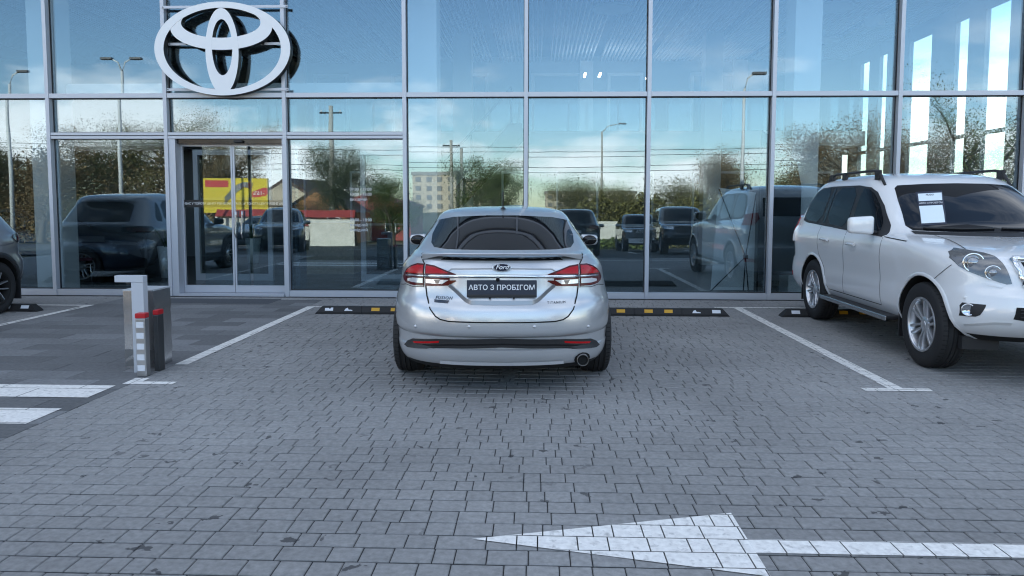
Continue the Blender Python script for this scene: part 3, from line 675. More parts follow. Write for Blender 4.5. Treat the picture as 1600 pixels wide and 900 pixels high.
def wheel_meshes(Rw, w, rr, style, m_rim, m_dark, dark_barrel=False):
    h = w / 2
    g = .010
    prof = [(rr - .02, -h * .86), (rr + .005, -h * .92), (rr + .03, -h), ((Rw + rr) / 2, -h * 1.04), (Rw - .035, -h * .98), (Rw - .010, -h * .86)]
    xs = [-.60, -.52, -.48, -.20, -.16, -.12, .12, .16, .20, .48, .52, .60]
    for i, q in enumerate(xs): prof.append((Rw - (g if q in (-.52, -.48, -.16, .16, .48, .52) and i % 1 == 0 and q in (-.52, -.48, .16, -.16, .48, .52) else 0), h * q))
    prof += [(Rw - .010, h * .86), (Rw - .035, h * .98), ((Rw + rr) / 2, h * 1.04), (rr + .03, h), (rr + .005, h * .92), (rr - .02, h * .86)]
    tm = MB().lathe(prof, 'x', n=64, smooth=True)
    # sipes across the outer tread rows
    for k in range(56):
        t = 2 * math.pi * k / 56
        for s in (-1, 1):
            ca, sa = math.cos(t), math.sin(t); r_ = Rw + .0015
            a = [(s * h * .55, -.004), (s * h * .90, -.004), (s * h * .90, .004), (s * h * .55, .004)]
            tm.add([(x, (r_ - (.012 if abs(x) > h * .8 else 0)) * ca - d * sa, (r_ - (.012 if abs(x) > h * .8 else 0)) * sa + d * ca) for x, d in a], [(0, 1, 2, 3)], 1)
    tyre = tm.mesh('tyre', [M_rubber, M_under], False, sharp=50)
    rb = MB()
    rb.lathe([(rr + .006, h * .92), (rr + .004, h * .98), (rr - .012, h * .97), (rr - .022, h * .80), (rr - .035, h * .2), (rr - .03, -h * .8)], 'x', n=56, mi=1 if dark_barrel else 0)
    rb.lathe([(.0, -h * .1), (rr * .72, -h * .1)], 'x', n=40, mi=1)                       # brake disc in the dark
    rb.lathe([(.0, h * .74), (.030, h * .76), (.034, h * .72), (.062, h * .70), (.075, h * .60), (.075, h * .1)], 'x', n=32, mi=0)
    ns, pair, wd = style
    for k in range(ns):
        for q in ((-pair, pair) if pair else (0,)):
            t = 2 * math.pi * k / ns; ca, sa = math.cos(t), math.sin(t)
            def pt(r_, d, x): return (x, r_ * ca - d * sa, r_ * sa + d * ca)
            prof = [(.055, q * .55, wd * .42, h * .66), (rr * .55, q * .95, wd * .46, h * .80), (rr - .016, q * 1.25, wd * .5, h * .86)]
            vs = []
            for r_, c_, w_, x_ in prof: vs += [pt(r_, c_ - w_, x_ - .012), pt(r_, c_ - w_ * .7, x_), pt(r_, c_ + w_ * .7, x_), pt(r_, c_ + w_, x_ - .012), pt(r_, c_ + w_, x_ - .05), pt(r_, c_ - w_, x_ - .05)]
            fs = [(j * 6 + i, j * 6 + (i + 1) % 6, (j + 1) * 6 + (i + 1) % 6, (j + 1) * 6 + i) for j in range(2) for i in range(6)]
            rb.add(vs, fs, 0)
    for k in range(5 if ns != 6 else 6):
        t = 2 * math.pi * (k + .5) / (5 if ns != 6 else 6); rb.lathe([(.0, h * .70), (.009, h * .70), (.010, h * .6)], 'x', (0, .048 * math.cos(t), .048 * math.sin(t)), 8, 1)
    rim = rb.mesh('rim', [m_rim, m_dark], True, sharp=40)
    return tyre, rim
def wheels(root, axles, tx, Rw, w, rr, style, m_rim, m_dark=None, dark_barrel=False):
    ty, ri = wheel_meshes(Rw, w, rr, style, m_rim, m_dark or M_under, dark_barrel)
    for y in axles:
        for s in (1, -1):
            t = link('tyre', ty, None, root, (s * tx, y, Rw), (rng.uniform(0, 6), 0, 0 if s > 0 else math.pi)); link('rim', ri, None, t)
def plate(root, body, mode, x0, x1, z0, z1, off, m, txt=None, tm=None, sz=.06):
    s = -1 if mode == 'rear' else 1
    f = body.rear if mode == 'rear' else body.front
    y0, y1 = f((x0 + x1) / 2, z0), f((x0 + x1) / 2, z1); yc = (min if s < 0 else max)(y0, y1) + s * off
    tilt = math.atan2((y1 - y0), (z1 - z0)) * .7
    o = MB().box((0, 0, 0), (x1 - x0, .014, z1 - z0), bev=.005).build('number_plate', m, root, ((x0 + x1) / 2, yc, (z0 + z1) / 2), (-tilt, 0, 0))
    if txt: link('lettering', text_mesh(txt, sz, ext=.0008, bold=.0006, space=1.02), tm, o, (0, s * .0078, .008), (R(90), 0, 0 if s < 0 else math.pi))
    return o
PAINTS = {}
def paintm(name, col, metal, rough=.32, flake=0.):
    m = mat(name, col, rough, metal, coat=1., coat_rough=.02)
    if flake:
        t = m.node_tree; p = t.nodes['Principled BSDF']; g = t.nodes.new('ShaderNodeNewGeometry'); v = t.nodes.new('ShaderNodeTexVoronoi'); v.inputs['Scale'].default_value = 900; t.links.new(g.outputs['Position'], v.inputs['Vector'])
        mx = t.nodes.new('ShaderNodeMix'); mx.data_type = 'RGBA'; mx.inputs[6].default_value = (*[c * (1 - flake) for c in col], 1); mx.inputs[7].default_value = (*[min(1, c * (1 + flake)) for c in col], 1)
        s_ = t.nodes.new('ShaderNodeSeparateColor'); t.links.new(v.outputs['Color'], s_.inputs[0]); t.links.new(s_.outputs[0], mx.inputs[0]); t.links.new(mx.outputs[2], p.inputs['Base Color'])
    return m
def place(root, x, y, a, py):     # local point (0, py) of the car goes to world (x, y)
    root.rotation_euler = (.042 * math.cos(a) if y < 0 else 0, 0, a); root.location = (x + math.sin(a) * py, y - math.cos(a) * py, gz(y - math.cos(a) * py) if y < 0 else 0)
def mirror_box(root, m, x, y, z, s, w=.20, h=.15, d=.11):
    mb = MB(); bm = bmesh.new(); bmesh.ops.create_cube(bm, size=1)
    for v in bm.verts:
        v.co = Vector((v.co.x * w, v.co.y * d * (1 if v.co.x * s < 0 else .75), v.co.z * h * (1 if v.co.x * s < 0 else .82)))
    bmesh.ops.bevel(bm, geom=list(bm.edges), offset=.035, segments=4, affect='EDGES', profile=.5); bm.verts.index_update()
    mb.add([v.co.copy() for v in bm.verts], [[v.index for v in f.verts] for f in bm.faces], 0, True); bm.free()
    o = mb.build('wing_mirror', m, root, (x * s, y, z), sharp=50)
    mg = MB().lathe([(0, -.004), (1, -.003), (1.04, .004)], 'y', n=28); mg.v = [(x * w * .40, -d / 2 + y, z * h * .39) for x, y, z in mg.v]; mg.build('mirror_glass', M_gblack, o)
    MB().tube([(-s * w * .3, .01, -h * .3), (-s * (w * .5 + .10), .02, -h * .45)], .022).build('mirror_arm', M_black, o)
    return o
M_lampdark = mat('lamp_housing', (.02, .02, .022), .25, coat=1.)
M_lampred = mat('lamp_red', (.46, .007, .011), .16, spec=.35)
M_lampdred = mat('lamp_dark_red', (.085, .003, .005), .14, spec=.4)
M_lampclear = mat('lamp_clear', (.72, .73, .75), .12, .3, coat=1.)
M_lamppol = mat('lamp_reflector', (.55, .57, .60), .12, .9)
M_rimsil = mat('rim_silver', (.60, .61, .63), .30, .85)
M_rimdark = mat('rim_dark', (.03, .03, .033), .3, .3)
M_plateU = mat('plate_white', (.75, .75, .74), .5)
M_plateD = mat('plate_navy', (.020, .026, .045), .45)
M_textw = mat('plate_lettering', (.80, .81, .83), .5)
M_gap = mat('panel_gap', (.006, .006, .006), .8)

# ---- silver sedan seen from behind
def build_ford():
    b = Body(**FORD)
    P = paintm('silver_paint', (.58, .59, .605), .58, .32, .08)
    root = thing('sedan', 'silver sedan seen from behind, parked in the centre with a small boot spoiler', 'car')
    sh = shell('body', b, (1.0, 3.85), .335, .375, root, P)
    wheels(root, (1.0, 3.85), .800, .335, .235, .235, (5, .03, .035), M_rimsil)
    # glass
    patch('rear_window', b, [(-.595, 1.318), (-.45, 1.345), (-.2, 1.357), (0, 1.359), (.2, 1.357), (.45, 1.345), (.595, 1.318), (.625, 1.20), (.612, 1.133), (.575, 1.103), (.45, 1.092), (0, 1.090), (-.45, 1.092), (-.575, 1.103), (-.612, 1.133), (-.625, 1.20)], 'rear', M_darkglass, root, .003, .006, .06)
    ws = patch('windscreen', b, [(-.62, 1.06), (.62, 1.06), (.55, 1.34), (.40, 1.385), (-.40, 1.385), (-.55, 1.34)], 'front', M_darkglass, root, .003, .006, .07)
    for s in (1, -1):
        for pl in ([(1.02, 1.03), (1.50, 1.06), (1.62, 1.33), (1.35, 1.24)], [(1.53, 1.04), (2.28, 1.02), (2.28, 1.365), (1.68, 1.345)], [(2.36, 1.02), (3.25, 1.00), (2.95, 1.20), (2.62, 1.355), (2.36, 1.368)]):
            patch('side_window', b, pl, 'side', M_darkglass, root, .003, .006, .09, s, 1)
        for pts in ([(1.25, .55), (1.45, .75), (1.42, 1.02)], [(2.32, .32), (2.32, 1.02)], [(3.25, .32), (3.30, .7), (3.32, .98)], [(1.45, .28), (3.2, .28)]):
            strip('door_gap', b, pts, 'side', .006, M_gap, root, .0012, s)
        for y in (1.62, 2.50): tube_on('door_handle', b, [(y, .86), (y + .18, .855)], 'side', .013, P, root, .02, s)
        # tail lamp: fender part and boot-lid part
        def mx(l): return [(s * x, z) for x, z in l]
        lo = patch('tail_lamp', b, mx([(.602, .832), (.605, .915), (.604, .997), (.664, .995), (.722, .975), (.765, .945), (.796, .901), (.806, .872), (.795, .850), (.765, .833), (.69, .827)]), 'rear', M_lampdred, root, .006, .02, .035)
        li = patch('tail_lamp', b, mx([(.589, .832), (.591, .997), (.516, .990), (.440, .965), (.350, .935), (.340, .925), (.395, .905), (.395, .885), (.350, .888), (.343, .880), (.407, .845)]), 'rear', M_lampdred, root, .006, .02, .035)
        patch('red_lens', b, mx([(.610, .925), (.609, .985), (.660, .984), (.712, .966), (.752, .940), (.775, .915)]), 'rear', M_lampred, lo, .0075, .006, .04)
        patch('red_lens', b, mx([(.583, .928), (.584, .984), (.516, .978), (.444, .955), (.40, .938)]), 'rear', M_lampred, li, .0075, .006, .04)
        patch('clear_lens', b, mx([(.609, .853), (.609, .889), (.700, .884), (.752, .868), (.750, .852), (.70, .848)]), 'rear', M_lampclear, lo, .0075, .006, .04)
        patch('clear_lens', b, mx([(.583, .855), (.583, .886), (.400, .888), (.452, .855)]), 'rear', M_lampclear, li, .0075, .006, .04)
        patch('dark_bar', b, mx([(.50, .856), (.515, .884), (.468, .885), (.480, .856)]), 'rear', M_lampdark, li, .009, .004, .05)
        strip('lamp_gap', b, mx([(.596, .82), (.596, 1.0)]), 'rear', .006, M_gap, root, .0085)
        tube_on('chrome_tip', b, mx([(.600, .907), (.70, .902), (.765, .893)]), 'rear', .008, M_chrome, root, .006)
        # reflector in the black trim, park sensor
        patch('reflector', b, mx([(.69, .392), (.474, .424), (.476, .408), (.675, .380)]), 'rear', M_lampred, root, .012, .006, .05)
        for x, z in ((.244, .551), (.664, .523)):
            g = surf(b, 'rear'); p = g(s * x, z, .0); MB().lathe([(0, -.006), (.011, -.006), (.013, .004)], 'y', p, 16).build('park_sensor', P, root)
        strip('boot_gap', b, mx([(.655, 1.062), (.640, 1.045), (.603, .998)]), 'rear', .010, M_gap, root, .0014)
        strip('boot_gap', b, mx([(.587, .834), (.575, .76), (.543, .669), (.50, .618), (.462, .597), (.40, .586), (.2, .583), (0, .583)]), 'rear', .010, M_gap, root, .0014)
        strip('bumper_gap', b, mx([(.60, .826), (.70, .815), (.77, .822), (.84, .80)]), 'rear', .005, M_gap, root, .0012)
        mirror_box(root, P, .985, 3.02, 1.06, s, .20, .135, .10)
        patch('headlamp', b, mx([(.45, .68), (.80, .72), (.84, .80), (.74, .80), (.48, .745)]), 'front', M_lamppol, root, .004, .02, .05)
    # crease plates: raised ridge under the number plate, lid fold above the chrome bar
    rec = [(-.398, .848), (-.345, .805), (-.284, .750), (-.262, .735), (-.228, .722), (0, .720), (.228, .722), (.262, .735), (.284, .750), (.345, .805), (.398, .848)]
    strip('plate_recess_edge', b, rec, 'rear', .026, mat('shade_silver', (.30, .31, .33), .35, .6, coat=.6), root, sub=.04, lift=(.016, .0008))  # darker copy of the body silver: the recess edge's shade is in the colour
    strip('lid_fold', b, [(-.408, .950), (-.378, .970), (0, .977), (.378, .970), (.408, .950)], 'rear', .008, P, root, sub=.04, lift=(.0045, .0))
    tube_on('chrome_bar', b, [(-.592, .909), (-.30, .918), (0, .921), (.30, .918), (.592, .909)], 'rear', .0135, M_chrome, root, .004, n=14)
    patch('lower_trim', b, [(-.772, .347), (-.74, .385), (-.695, .412), (-.50, .436), (0, .452), (.50, .436), (.695, .412), (.74, .385), (.772, .347), (.742, .336), (.5, .365), (0, .383), (-.5, .365), (-.742, .336)], 'rear', M_black, root, .010, .016, .05)
    strip('trim_rib', b, [(-.66, .372), (-.4, .397), (0, .409), (.4, .397), (.66, .372)], 'rear', .012, M_gblack, root, .0125)
    strip('valance_lip', b, [(-.47, .262), (0, .258), (.47, .262)], 'rear', .018, P, root, sub=.05, lift=(.004, .016))
    # exhaust
    ex = MB().lathe([(.046, .0), (.046, .16), (.039, .16), (.039, .004), (.046, .0)], 'y', (.625, .17, .262), 24).build('exhaust_pipe', mat('sooty_steel', (.16, .155, .15), .3, .9), root)
    MB().lathe([(0, .03), (.0385, .03)], 'y', (.625, .17, .262), 20).build('pipe_bore', M_under, ex)
    patch('exhaust_cutout', b, [(.625 + .066 * math.cos(t / 12 * 2 * math.pi), .262 + .055 * math.sin(t / 12 * 2 * math.pi)) for t in range(12)], 'rear', M_under, root, .004, .01, .05)
    # boot spoiler
    sv = []; n = 28
    for i in range(n + 1):
        x = -.625 + 1.25 * i / n; q = abs(x) / .625; y0 = .075 + .26 * q ** 3; zt = 1.093 - .020 * q ** 3
        e = max(0, (q - .74) / .26)
        sv += [(x, y0, zt - .004), (x, y0 + .006, zt + .001), (x, y0 + .17, zt - .006), (x, y0 + .17, zt - .014 - .02 * e), (x, y0 + .012, zt - .016 - .03 * e)]
    MB().add(sv, [(i * 5 + j, i * 5 + (j + 1) % 5, (i + 1) * 5 + (j + 1) % 5, (i + 1) * 5 + j) for i in range(n) for j in range(5)], 0, True).add(sv[:5], [(0, 1, 2, 3, 4)]).add(sv[-5:], [(4, 3, 2, 1, 0)]).build('spoiler', P, root, sharp=35)
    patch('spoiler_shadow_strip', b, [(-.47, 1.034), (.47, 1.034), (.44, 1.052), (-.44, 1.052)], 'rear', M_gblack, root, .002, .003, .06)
    # number plate with dealer text, badge, lettering, aerial, brake light
    pl = plate(root, b, 'rear', -.262, .262, .764, .894, .012, M_plateD, 'АВТО З ПРОБІГОМ', M_textw, .0525)
    MB().box((0, 0, -.052), (.516, .018, .02), bev=.003).build('plate_holder', M_black, pl)
    for x in (-.09, .09): MB().tube([(x, -.004, -.07), (x, .006, -.07)], .008).build('screw', M_black, pl)
    MB().tube([(-.03, -.035, .067), (-.03, -.015, .075)], .014).build('reversing_camera', M_gblack, pl)
    bd = MB().lathe([(0, -.010), (.066, -.008), (.070, 0)], 'y', n=40); bd.v = [(x, y, z * .43) for x, y, z in bd.v]
    g = surf(b, 'rear'); p = g(0, .980, .008); tl = -R(16)
    bo = bd.build('badge', mat('badge_navy', (.004, .007, .028), .3), root, p, (tl, 0, 0))
    MB().lathe([(.0605, -.0115), (.0625, -.0125), (.0645, -.010), (.061, -.009)], 'y', n=40, closed=True).build('badge_ring', M_chrome, bo).scale = (1, 1, .43)
    MB().lathe([(.067, -.009), (.071, -.011), (.074, -.001), (.068, 0)], 'y', n=40, closed=True).build('badge_ring', M_chrome, bo).scale = (1, 1, .43)
    link('lettering', text_mesh('Ford', .050, ext=.0008, shear=.35, bold=.0004), M_textw, bo, (0, -.0125, .002), (R(90), 0, 0))
    def lettering(t, x0, z, size, m, **k):
        me = text_mesh(t, size, ext=.0012, **k); gg = surf(b, 'rear')
        for v in me.vertices: q = gg(x0 + v.co.x, z + v.co.y, .002 + v.co.z); v.co = q
        return link('lettering', me, m, root)
    M_dchr = mat('dark_chrome', (.16, .17, .18), .2, .9)
    lettering('FUSION', -.440, .752, .032, M_dchr, shear=.3, space=1.25, bold=.0004)
    bp = patch('name_badge', b, [(-.512, .738), (-.397, .736), (-.408, .716), (-.512, .718)], 'rear', mat('badge_dark', (.02, .03, .05), .2, .5, coat=1.), root, .004, .005, .05)
    lettering('ENERGI', -.450, .727, .019, M_chrome, shear=.2, space=1.1); lettering('TITANIUM', .412, .722, .024, M_dchr, space=1.35)
    an = MB(); z0 = b.top(0, 1.62); an.lathe([(.0, .022), (.010, .020), (.022, .008), (.030, .0)], c=(0, 0, 0), n=20)
    a = an.build('aerial_base', M_black, root, (0, 1.60, z0)); MB().tube([(0, 0, .01), (0, -.08, .16)], .0055, 6).build('aerial_mast', M_black, a)
    patch('high_brake_lamp', b, [(-.16, 1.352), (.16, 1.352), (.15, 1.358), (-.15, 1.358)], 'rear', M_gblack, root, .006, .01, .08)
    patch('grille', b, [(-.5, .42), (.5, .42), (.56, .6), (.45, .72), (-.45, .72), (-.56, .6)], 'front', M_gblack, root, .004, .01, .06)
    place(root, -.305, 6.32, R(2.4), 1.0)
    return root
build_ford()

# ---- white off-roader at the right, nose towards the camera
def build_prado():
    b = Body(**PRADO); L = 4.76
    P = paintm('pearl_white_paint', (.81, .81, .81), .04, .24, .03)
    root = thing('off_roader', 'white off-roader with roof rails parked at the right, nose towards the camera', 'car')
    shell('body', b, (1.095, 3.885), .387, .445, root, P, xin=.56)
    wheels(root, (1.095, 3.885), .812, .387, .228, .243, (6, .026, .030), M_rimsil)
    g_f = surf(b, 'front')
    patch('windscreen', b, [(-.70, 1.215), (-.4, 1.205), (0, 1.20), (.4, 1.205), (.70, 1.215), (.725, 1.26), (.655, 1.52), (.61, 1.645), (.57, 1.675), (.3, 1.69), (0, 1.695), (-.3, 1.69), (-.57, 1.675), (-.61, 1.645), (-.655, 1.52), (-.725, 1.26)], 'front', M_darkglass, root, .003, .006, .06)
    tube_on('wiper', b, [(.62, 1.228), (.3, 1.222), (.02, 1.228)], 'front', .010, M_black, root, .016)
    tube_on('wiper', b, [(-.05, 1.228), (-.35, 1.222), (-.62, 1.232)], 'front', .010, M_black, root, .016)
    strip('cowl', b, [(-.72, 1.195), (-.4, 1.187), (0, 1.183), (.4, 1.187), (.72, 1.195)], 'front', .028, M_black, root, .004)
    # price sheet behind the windscreen (right of the car)
    sh = patch('price_holder', b, [(.470, 1.598), (.218, 1.612), (.400, 1.275), (.615, 1.258)], 'front', M_plateD, root, .006, .004, .05)
    patch('paper', b, [(.462, 1.578), (.238, 1.590), (.286, 1.512), (.500, 1.500)], 'front', mat('paper', (.72, .80, .84), .7), sh, .0075, .002, .05)
    patch('paper', b, [(.528, 1.450), (.318, 1.462), (.402, 1.292), (.600, 1.278)], 'front', MATS['paper'], sh, .0075, .002, .05)
    def lettering(t, x0, z, size, m, par):
        me = text_mesh(t, size, ext=.0006)
        for v in me.vertices: v.co = g_f(x0 - v.co.x - v.co.y * .55, z + v.co.y + v.co.x * .05, .0085 + v.co.z)
        return link('lettering', me, m, par)
    lettering('АВТО З ПРОБІГОМ', .406, 1.481, .0225, M_textw, sh); lettering('PRADO', .365, 1.565, .022, M_gblack, sh)
    for s in (1, -1):
        def mx(l): return [(s * x, z) for x, z in l]
        # side glass: dark surround with panes
        dlo = patch('window_surround', b, [(.52, 1.262), (.56, 1.48), (.70, 1.628), (.86, 1.685), (1.2, 1.698), (2.0, 1.69), (2.32, 1.66), (2.48, 1.605), (2.72, 1.46), (2.98, 1.26), (3.06, 1.165), (3.0, 1.15), (2.3, 1.175), (1.4, 1.215), (.62, 1.25)], 'side', M_black, root, .006, .012, .04, s)
        for nm, pl in (('side_window', [(.555, 1.275), (.59, 1.47), (.72, 1.612), (.87, 1.668), (1.22, 1.682), (1.16, 1.24)]), ('side_window', [(1.235, 1.245), (1.285, 1.672), (1.36, 1.672), (1.32, 1.242)]), ('side_window', [(1.36, 1.240), (1.40, 1.672), (2.02, 1.668), (2.02, 1.205)]), ('side_window', [(2.14, 1.20), (2.14, 1.660), (2.31, 1.640), (2.46, 1.588), (2.69, 1.448), (2.86, 1.30), (2.90, 1.18)])):
            patch(nm, b, pl, 'side', M_privacy, dlo, .0085, .003, .05, s, 1)
        # panel gaps
        for pts in ([(1.22, 1.20), (1.25, 1.0), (1.30, .86)], [(1.30, .86), (1.48, .70), (1.55, .50), (1.60, .46)], [(2.08, .45), (2.08, 1.19)], [(3.03, 1.14), (3.02, .9), (3.05, .46)], [(1.60, .45), (3.05, .45)], [(3.05, 1.145), (3.5, 1.12)]):
            strip('door_gap', b, pts, 'side', .008, M_gap, root, .0014, s)
        for y, z in ((1.42, 1.045), (2.22, 1.030)):
            h = tube_on('door_handle', b, [(y, z), (y + .05, z + .002), (y + .21, z), (y + .23, z)], 'side', .015, P, root, .028, s)
            patch('handle_cup', b, [(y + .03, z - .035), (y + .17, z - .035), (y + .20, z), (y + .17, z + .028), (y + .03, z + .028), (y, z)], 'side', P, root, .0015, .004, .05, s)
        tube_on('belt_moulding', b, [(.62, 1.247), (1.4, 1.212), (2.3, 1.172), (3.0, 1.147)], 'side', .007, M_black, root, .004, s)
        # running board on brackets
        rb = MB().ext(.80 * s if s > 0 else -1.0, 1.0 if s > 0 else -.80, 1.62, 3.36, .345, .385, bev=.012).build('running_board', M_black, root)
        MB().ext(.995 if s > 0 else -1.012, 1.012 if s > 0 else -.995, 1.60, 3.38, .335, .382, bev=.006).build('board_trim', M_steel, rb)
        # arch lips
        for yc in (1.095, 3.885):
            vs = []; n = 26
            for i in range(n + 1):
                t = R(-18) + (math.pi + R(36)) * i / n; r0, r1 = .443, .475
                for r_, o_ in ((r0, .010), (r0 + .008, .018), (r1, .001)):
                    y, z = yc + r_ * math.cos(t), .387 + r_ * math.sin(t)
                    z2 = max(z, b.z0 + .002); vs.append((s * (b.side(y, z2) + o_), y, z2))
            MB().add(vs, [(i * 3 + j, i * 3 + j + 1, (i + 1) * 3 + j + 1, (i + 1) * 3 + j) for i in range(n) for j in range(2)], 0, True).build('arch_lip', P, root, recalc=False)
            fl = MB().ext(*((.66, .90) if s > 0 else (-.90, -.66)), yc - .475, yc - .455, .20, .60).build('mud_flap', M_black, root)
        # front lamp
        hl = patch('headlamp', b, mx([(.868, 1.015), (.845, 1.062), (.772, 1.092), (.726, 1.083), (.665, 1.066), (.632, 1.046), (.618, .997), (.588, .835), (.62, .830), (.662, .842), (.75, .879), (.811, .915), (.848, .952)]), 'front', mat('lamp_bowl', (.15, .155, .16), .20, .7, coat=1., coat_rough=0.), root, .004, .03, .03)
        for x, z, r in ((.775, .985, .078), (.690, .915, .058)):
            p = g_f(s * x, z, .004); d = Vector((s * .30, 1, .06)).normalized(); q = d.to_track_quat('Z', 'Y').to_euler()
            MB().lathe([(r * .55, -.02), (r * .85, -.002), (r, .006), (r * 1.06, .0), (r * 1.0, -.015)], n=32).build('lamp_ring', M_chrome, hl, p, q)
            MB().lathe([(0, .012), (r * .35, .010), (r * .55, .0), (r * .58, -.02)], n=28).build('projector_lens', mat('lens_glass', (.30, .31, .33), .05, .6, coat=1., coat_rough=0), hl, p, q)
        patch('indicator', b, mx([(.862, 1.015), (.842, 1.055), (.79, 1.078), (.80, 1.02), (.845, .97)]), 'front', mat('lamp_smoke', (.13, .13, .13), .15, .3, coat=1.), hl, .0055, .004, .05)
        patch('washer_cover', b, mx([(.735, .835), (.645, .808), (.652, .797), (.730, .815)]), 'front', P, root, .004, .008, .05)
        # fog lamp in a black pocket
        fg = patch('fog_pocket', b, mx([(.866, .632), (.855, .658), (.752, .660), (.757, .64), (.782, .572), (.800, .555), (.866, .545)]), 'front', M_black, root, .003, .01, .03)
        p = g_f(s * .833, .605, .006); q = Vector((s * .55, 1, 0)).normalized().to_track_quat('Z', 'Y').to_euler()
        MB().lathe([(0, .004), (.038, .002), (.043, .008), (.050, .006), (.052, -.01)], n=28).build('fog_lamp', M_lamppol, fg, p, q)
        MB().lathe([(.043, .009), (.050, .009), (.053, .0), (.043, .0)], n=28, closed=True).build('fog_ring', M_chrome, fg, p, q)
        p = g_f(s * .84, .70, .0); MB().lathe([(0, .004), (.013, .004), (.015, 0)], n=14).build('park_sensor', P, root, p, q)
        strip('bumper_gap', b, [(4.262, .958), (4.19, .90), (4.09, .83), (4.02, .79)], 'side', .006, M_gap, root, .002, s, sub=.02)
        strip('wing_gap', b, mx([(.60, 3.42), (.632, 3.75), (.68, 4.0), (.726, 4.19)]), 'top', .007, M_gap, root, .003, sub=.03)
        # bumper lower crease, undertray flap
        strip('bumper_crease', b, mx([(.60, .52), (.70, .515), (.78, .49), (.83, .47)]), 'front', .03, P, root, sub=.03, lift=(.012, .0))
        MB().ext(*((.50, .80) if s > 0 else (-.80, -.50)), 4.28, 4.34, .25, .36).build('air_deflector', M_black, root)
        mirror_box(root, P, 1.055, 2.83, 1.255, s, .25, .20, .13)
        # tail lamp
        tl = patch('tail_lamp', b, [(.20, .98), (.20, 1.24), (.25, 1.33), (.46, 1.30), (.40, 1.20), (.40, .98)], 'side', M_lampclear, root, .030, .03, .03, s)
        patch('red_lens', b, [(.20, 1.12), (.20, 1.24), (.25, 1.328), (.46, 1.30), (.39, 1.12)], 'side', M_lampred, tl, .036, .006, .03, s)
        # roof rail
        x0 = .655; zr = lambda y: b.top(x0, y)
        rail = MB().tube([(s * x0, .80, zr(.80) + .0), (s * x0, .90, zr(.9) + .045), (s * x0, 1.08, 1.852), (s * x0, 2.15, 1.852), (s * x0, 2.30, 1.832), (s * x0, 2.46, zr(2.46) + .0)], [.014, .018, .015, .015, .020, .014], 8).build('roof_rail', M_black, root)
        for y in (.95, 1.35, 2.28): MB().box((s * x0, y, (zr(y) + 1.852) / 2), (.032, .13, max(.03, 1.856 - zr(y))), bev=.01).build('rail_foot', M_black, rail)
        patch('rear_quarter_reflector', b, [(.10, .50), (.10, .56), (.30, .56), (.30, .50)], 'side', M_lampred, root, .004, .005, .05, s)
    # grille with chrome frame and bars
    gr = patch('grille', b, [(-.50, 1.005), (.50, 1.005), (.485, .86), (.44, .80), (-.44, .80), (-.485, .86)], 'front', M_gblack, root, .004, .02, .06)
    tube_on('grille_frame', b, [(-.545, 1.025), (0, 1.04), (.545, 1.025)], 'front', .026, M_chrome, gr, .006)
    for s in (1, -1): tube_on('grille_frame', b, [(s * .545, 1.025), (s * .54, .93), (s * .515, .83), (s * .46, .785)], 'front', .022, M_chrome, gr, .006)
    tube_on('grille_frame', b, [(-.46, .785), (.46, .785)], 'front', .016, M_chrome, gr, .006)
    for i in range(9): x = -.42 + i * .105; tube_on('grille_bar', b, [(x, .80), (x, 1.00)], 'front', .014, M_chrome, gr, .008)
    patch('lower_intake', b, [(-.585, .655), (.585, .655), (.60, .56), (.50, .545), (-.50, .545), (-.60, .56)], 'front', M_under, root, .003, .01, .06)
    for z in (.58, .61, .635): tube_on('intake_slat', b, [(-.56, z), (.56, z)], 'front', .007, M_black, root, .006)
    plate(root, b, 'front', -.26, .26, .67, .78, .01, M_plateU)
    patch('rear_window', b, [(-.64, 1.28), (.64, 1.28), (.58, 1.60), (-.58, 1.60)], 'rear', M_darkglass, root, .004, .006, .07)
    plate(root, b, 'rear', -.26, .26, .84, .95, .01, M_plateU)
    MB().lathe([(.21, 0), (.33, .0), (.36, .04), (.36, .18)], 'y', (0, -.10, 1.0), 32).build('spare_cover', P, root) if False else None
    patch('skid_plate', b, [(-.50, .50), (.50, .50), (.44, .40), (-.44, .40)], 'front', mat('skid_silver', (.45, .46, .47), .4, .5), root, .003, .01, .08)
    a = math.radians(178.5); place(root, 4.37, 5.72, a, L); return root
build_prado()

# ---- other cars: a simpler body of each kind
RAV = dict(
 yr=[(.24, .22), (.36, .10), (.5, .02), (.66, .0), (.74, .05), (.80, .10), (.95, .10), (1.06, .09), (1.12, .14), (1.25, .26), (1.45, .44), (1.55, .50), (1.61, .62), (1.65, 1.0), (1.685, 1.8)],
 yf=[(.24, 4.35), (.4, 4.55), (.6, 4.6), (.75, 4.56), (.88, 4.46), (.96, 4.2), (1.03, 3.75), (1.07, 3.45), (1.12, 3.36), (1.3, 3.02), (1.5, 2.66), (1.58, 2.48), (1.65, 2.2), (1.685, 1.95)],
 W=[(.24, .85), (.4, .905), (.55, .925), (.7, .92), (.85, .925), (.96, .92), (1.04, .895), (1.10, .86), (1.3, .78), (1.5, .69), (1.57, .645), (1.62, .58), (1.66, .44), (1.685, .25)],
 Rr=[(.24, .8), (.6, 1.0), (1.0, .95), (1.1, .9), (1.5, .6), (1.685, .4)], Rf=[(.24, .8), (.7, .95), (1.05, .9), (1.3, .6), (1.685, .4)],
 nr=[(.24, 2.8), (1.0, 2.9), (1.5, 2.7), (1.685, 2.2)], nf=[(.24, 2.7), (1.685, 2.3)], z0=.24, z1=1.685)
SED = dict(FORD)
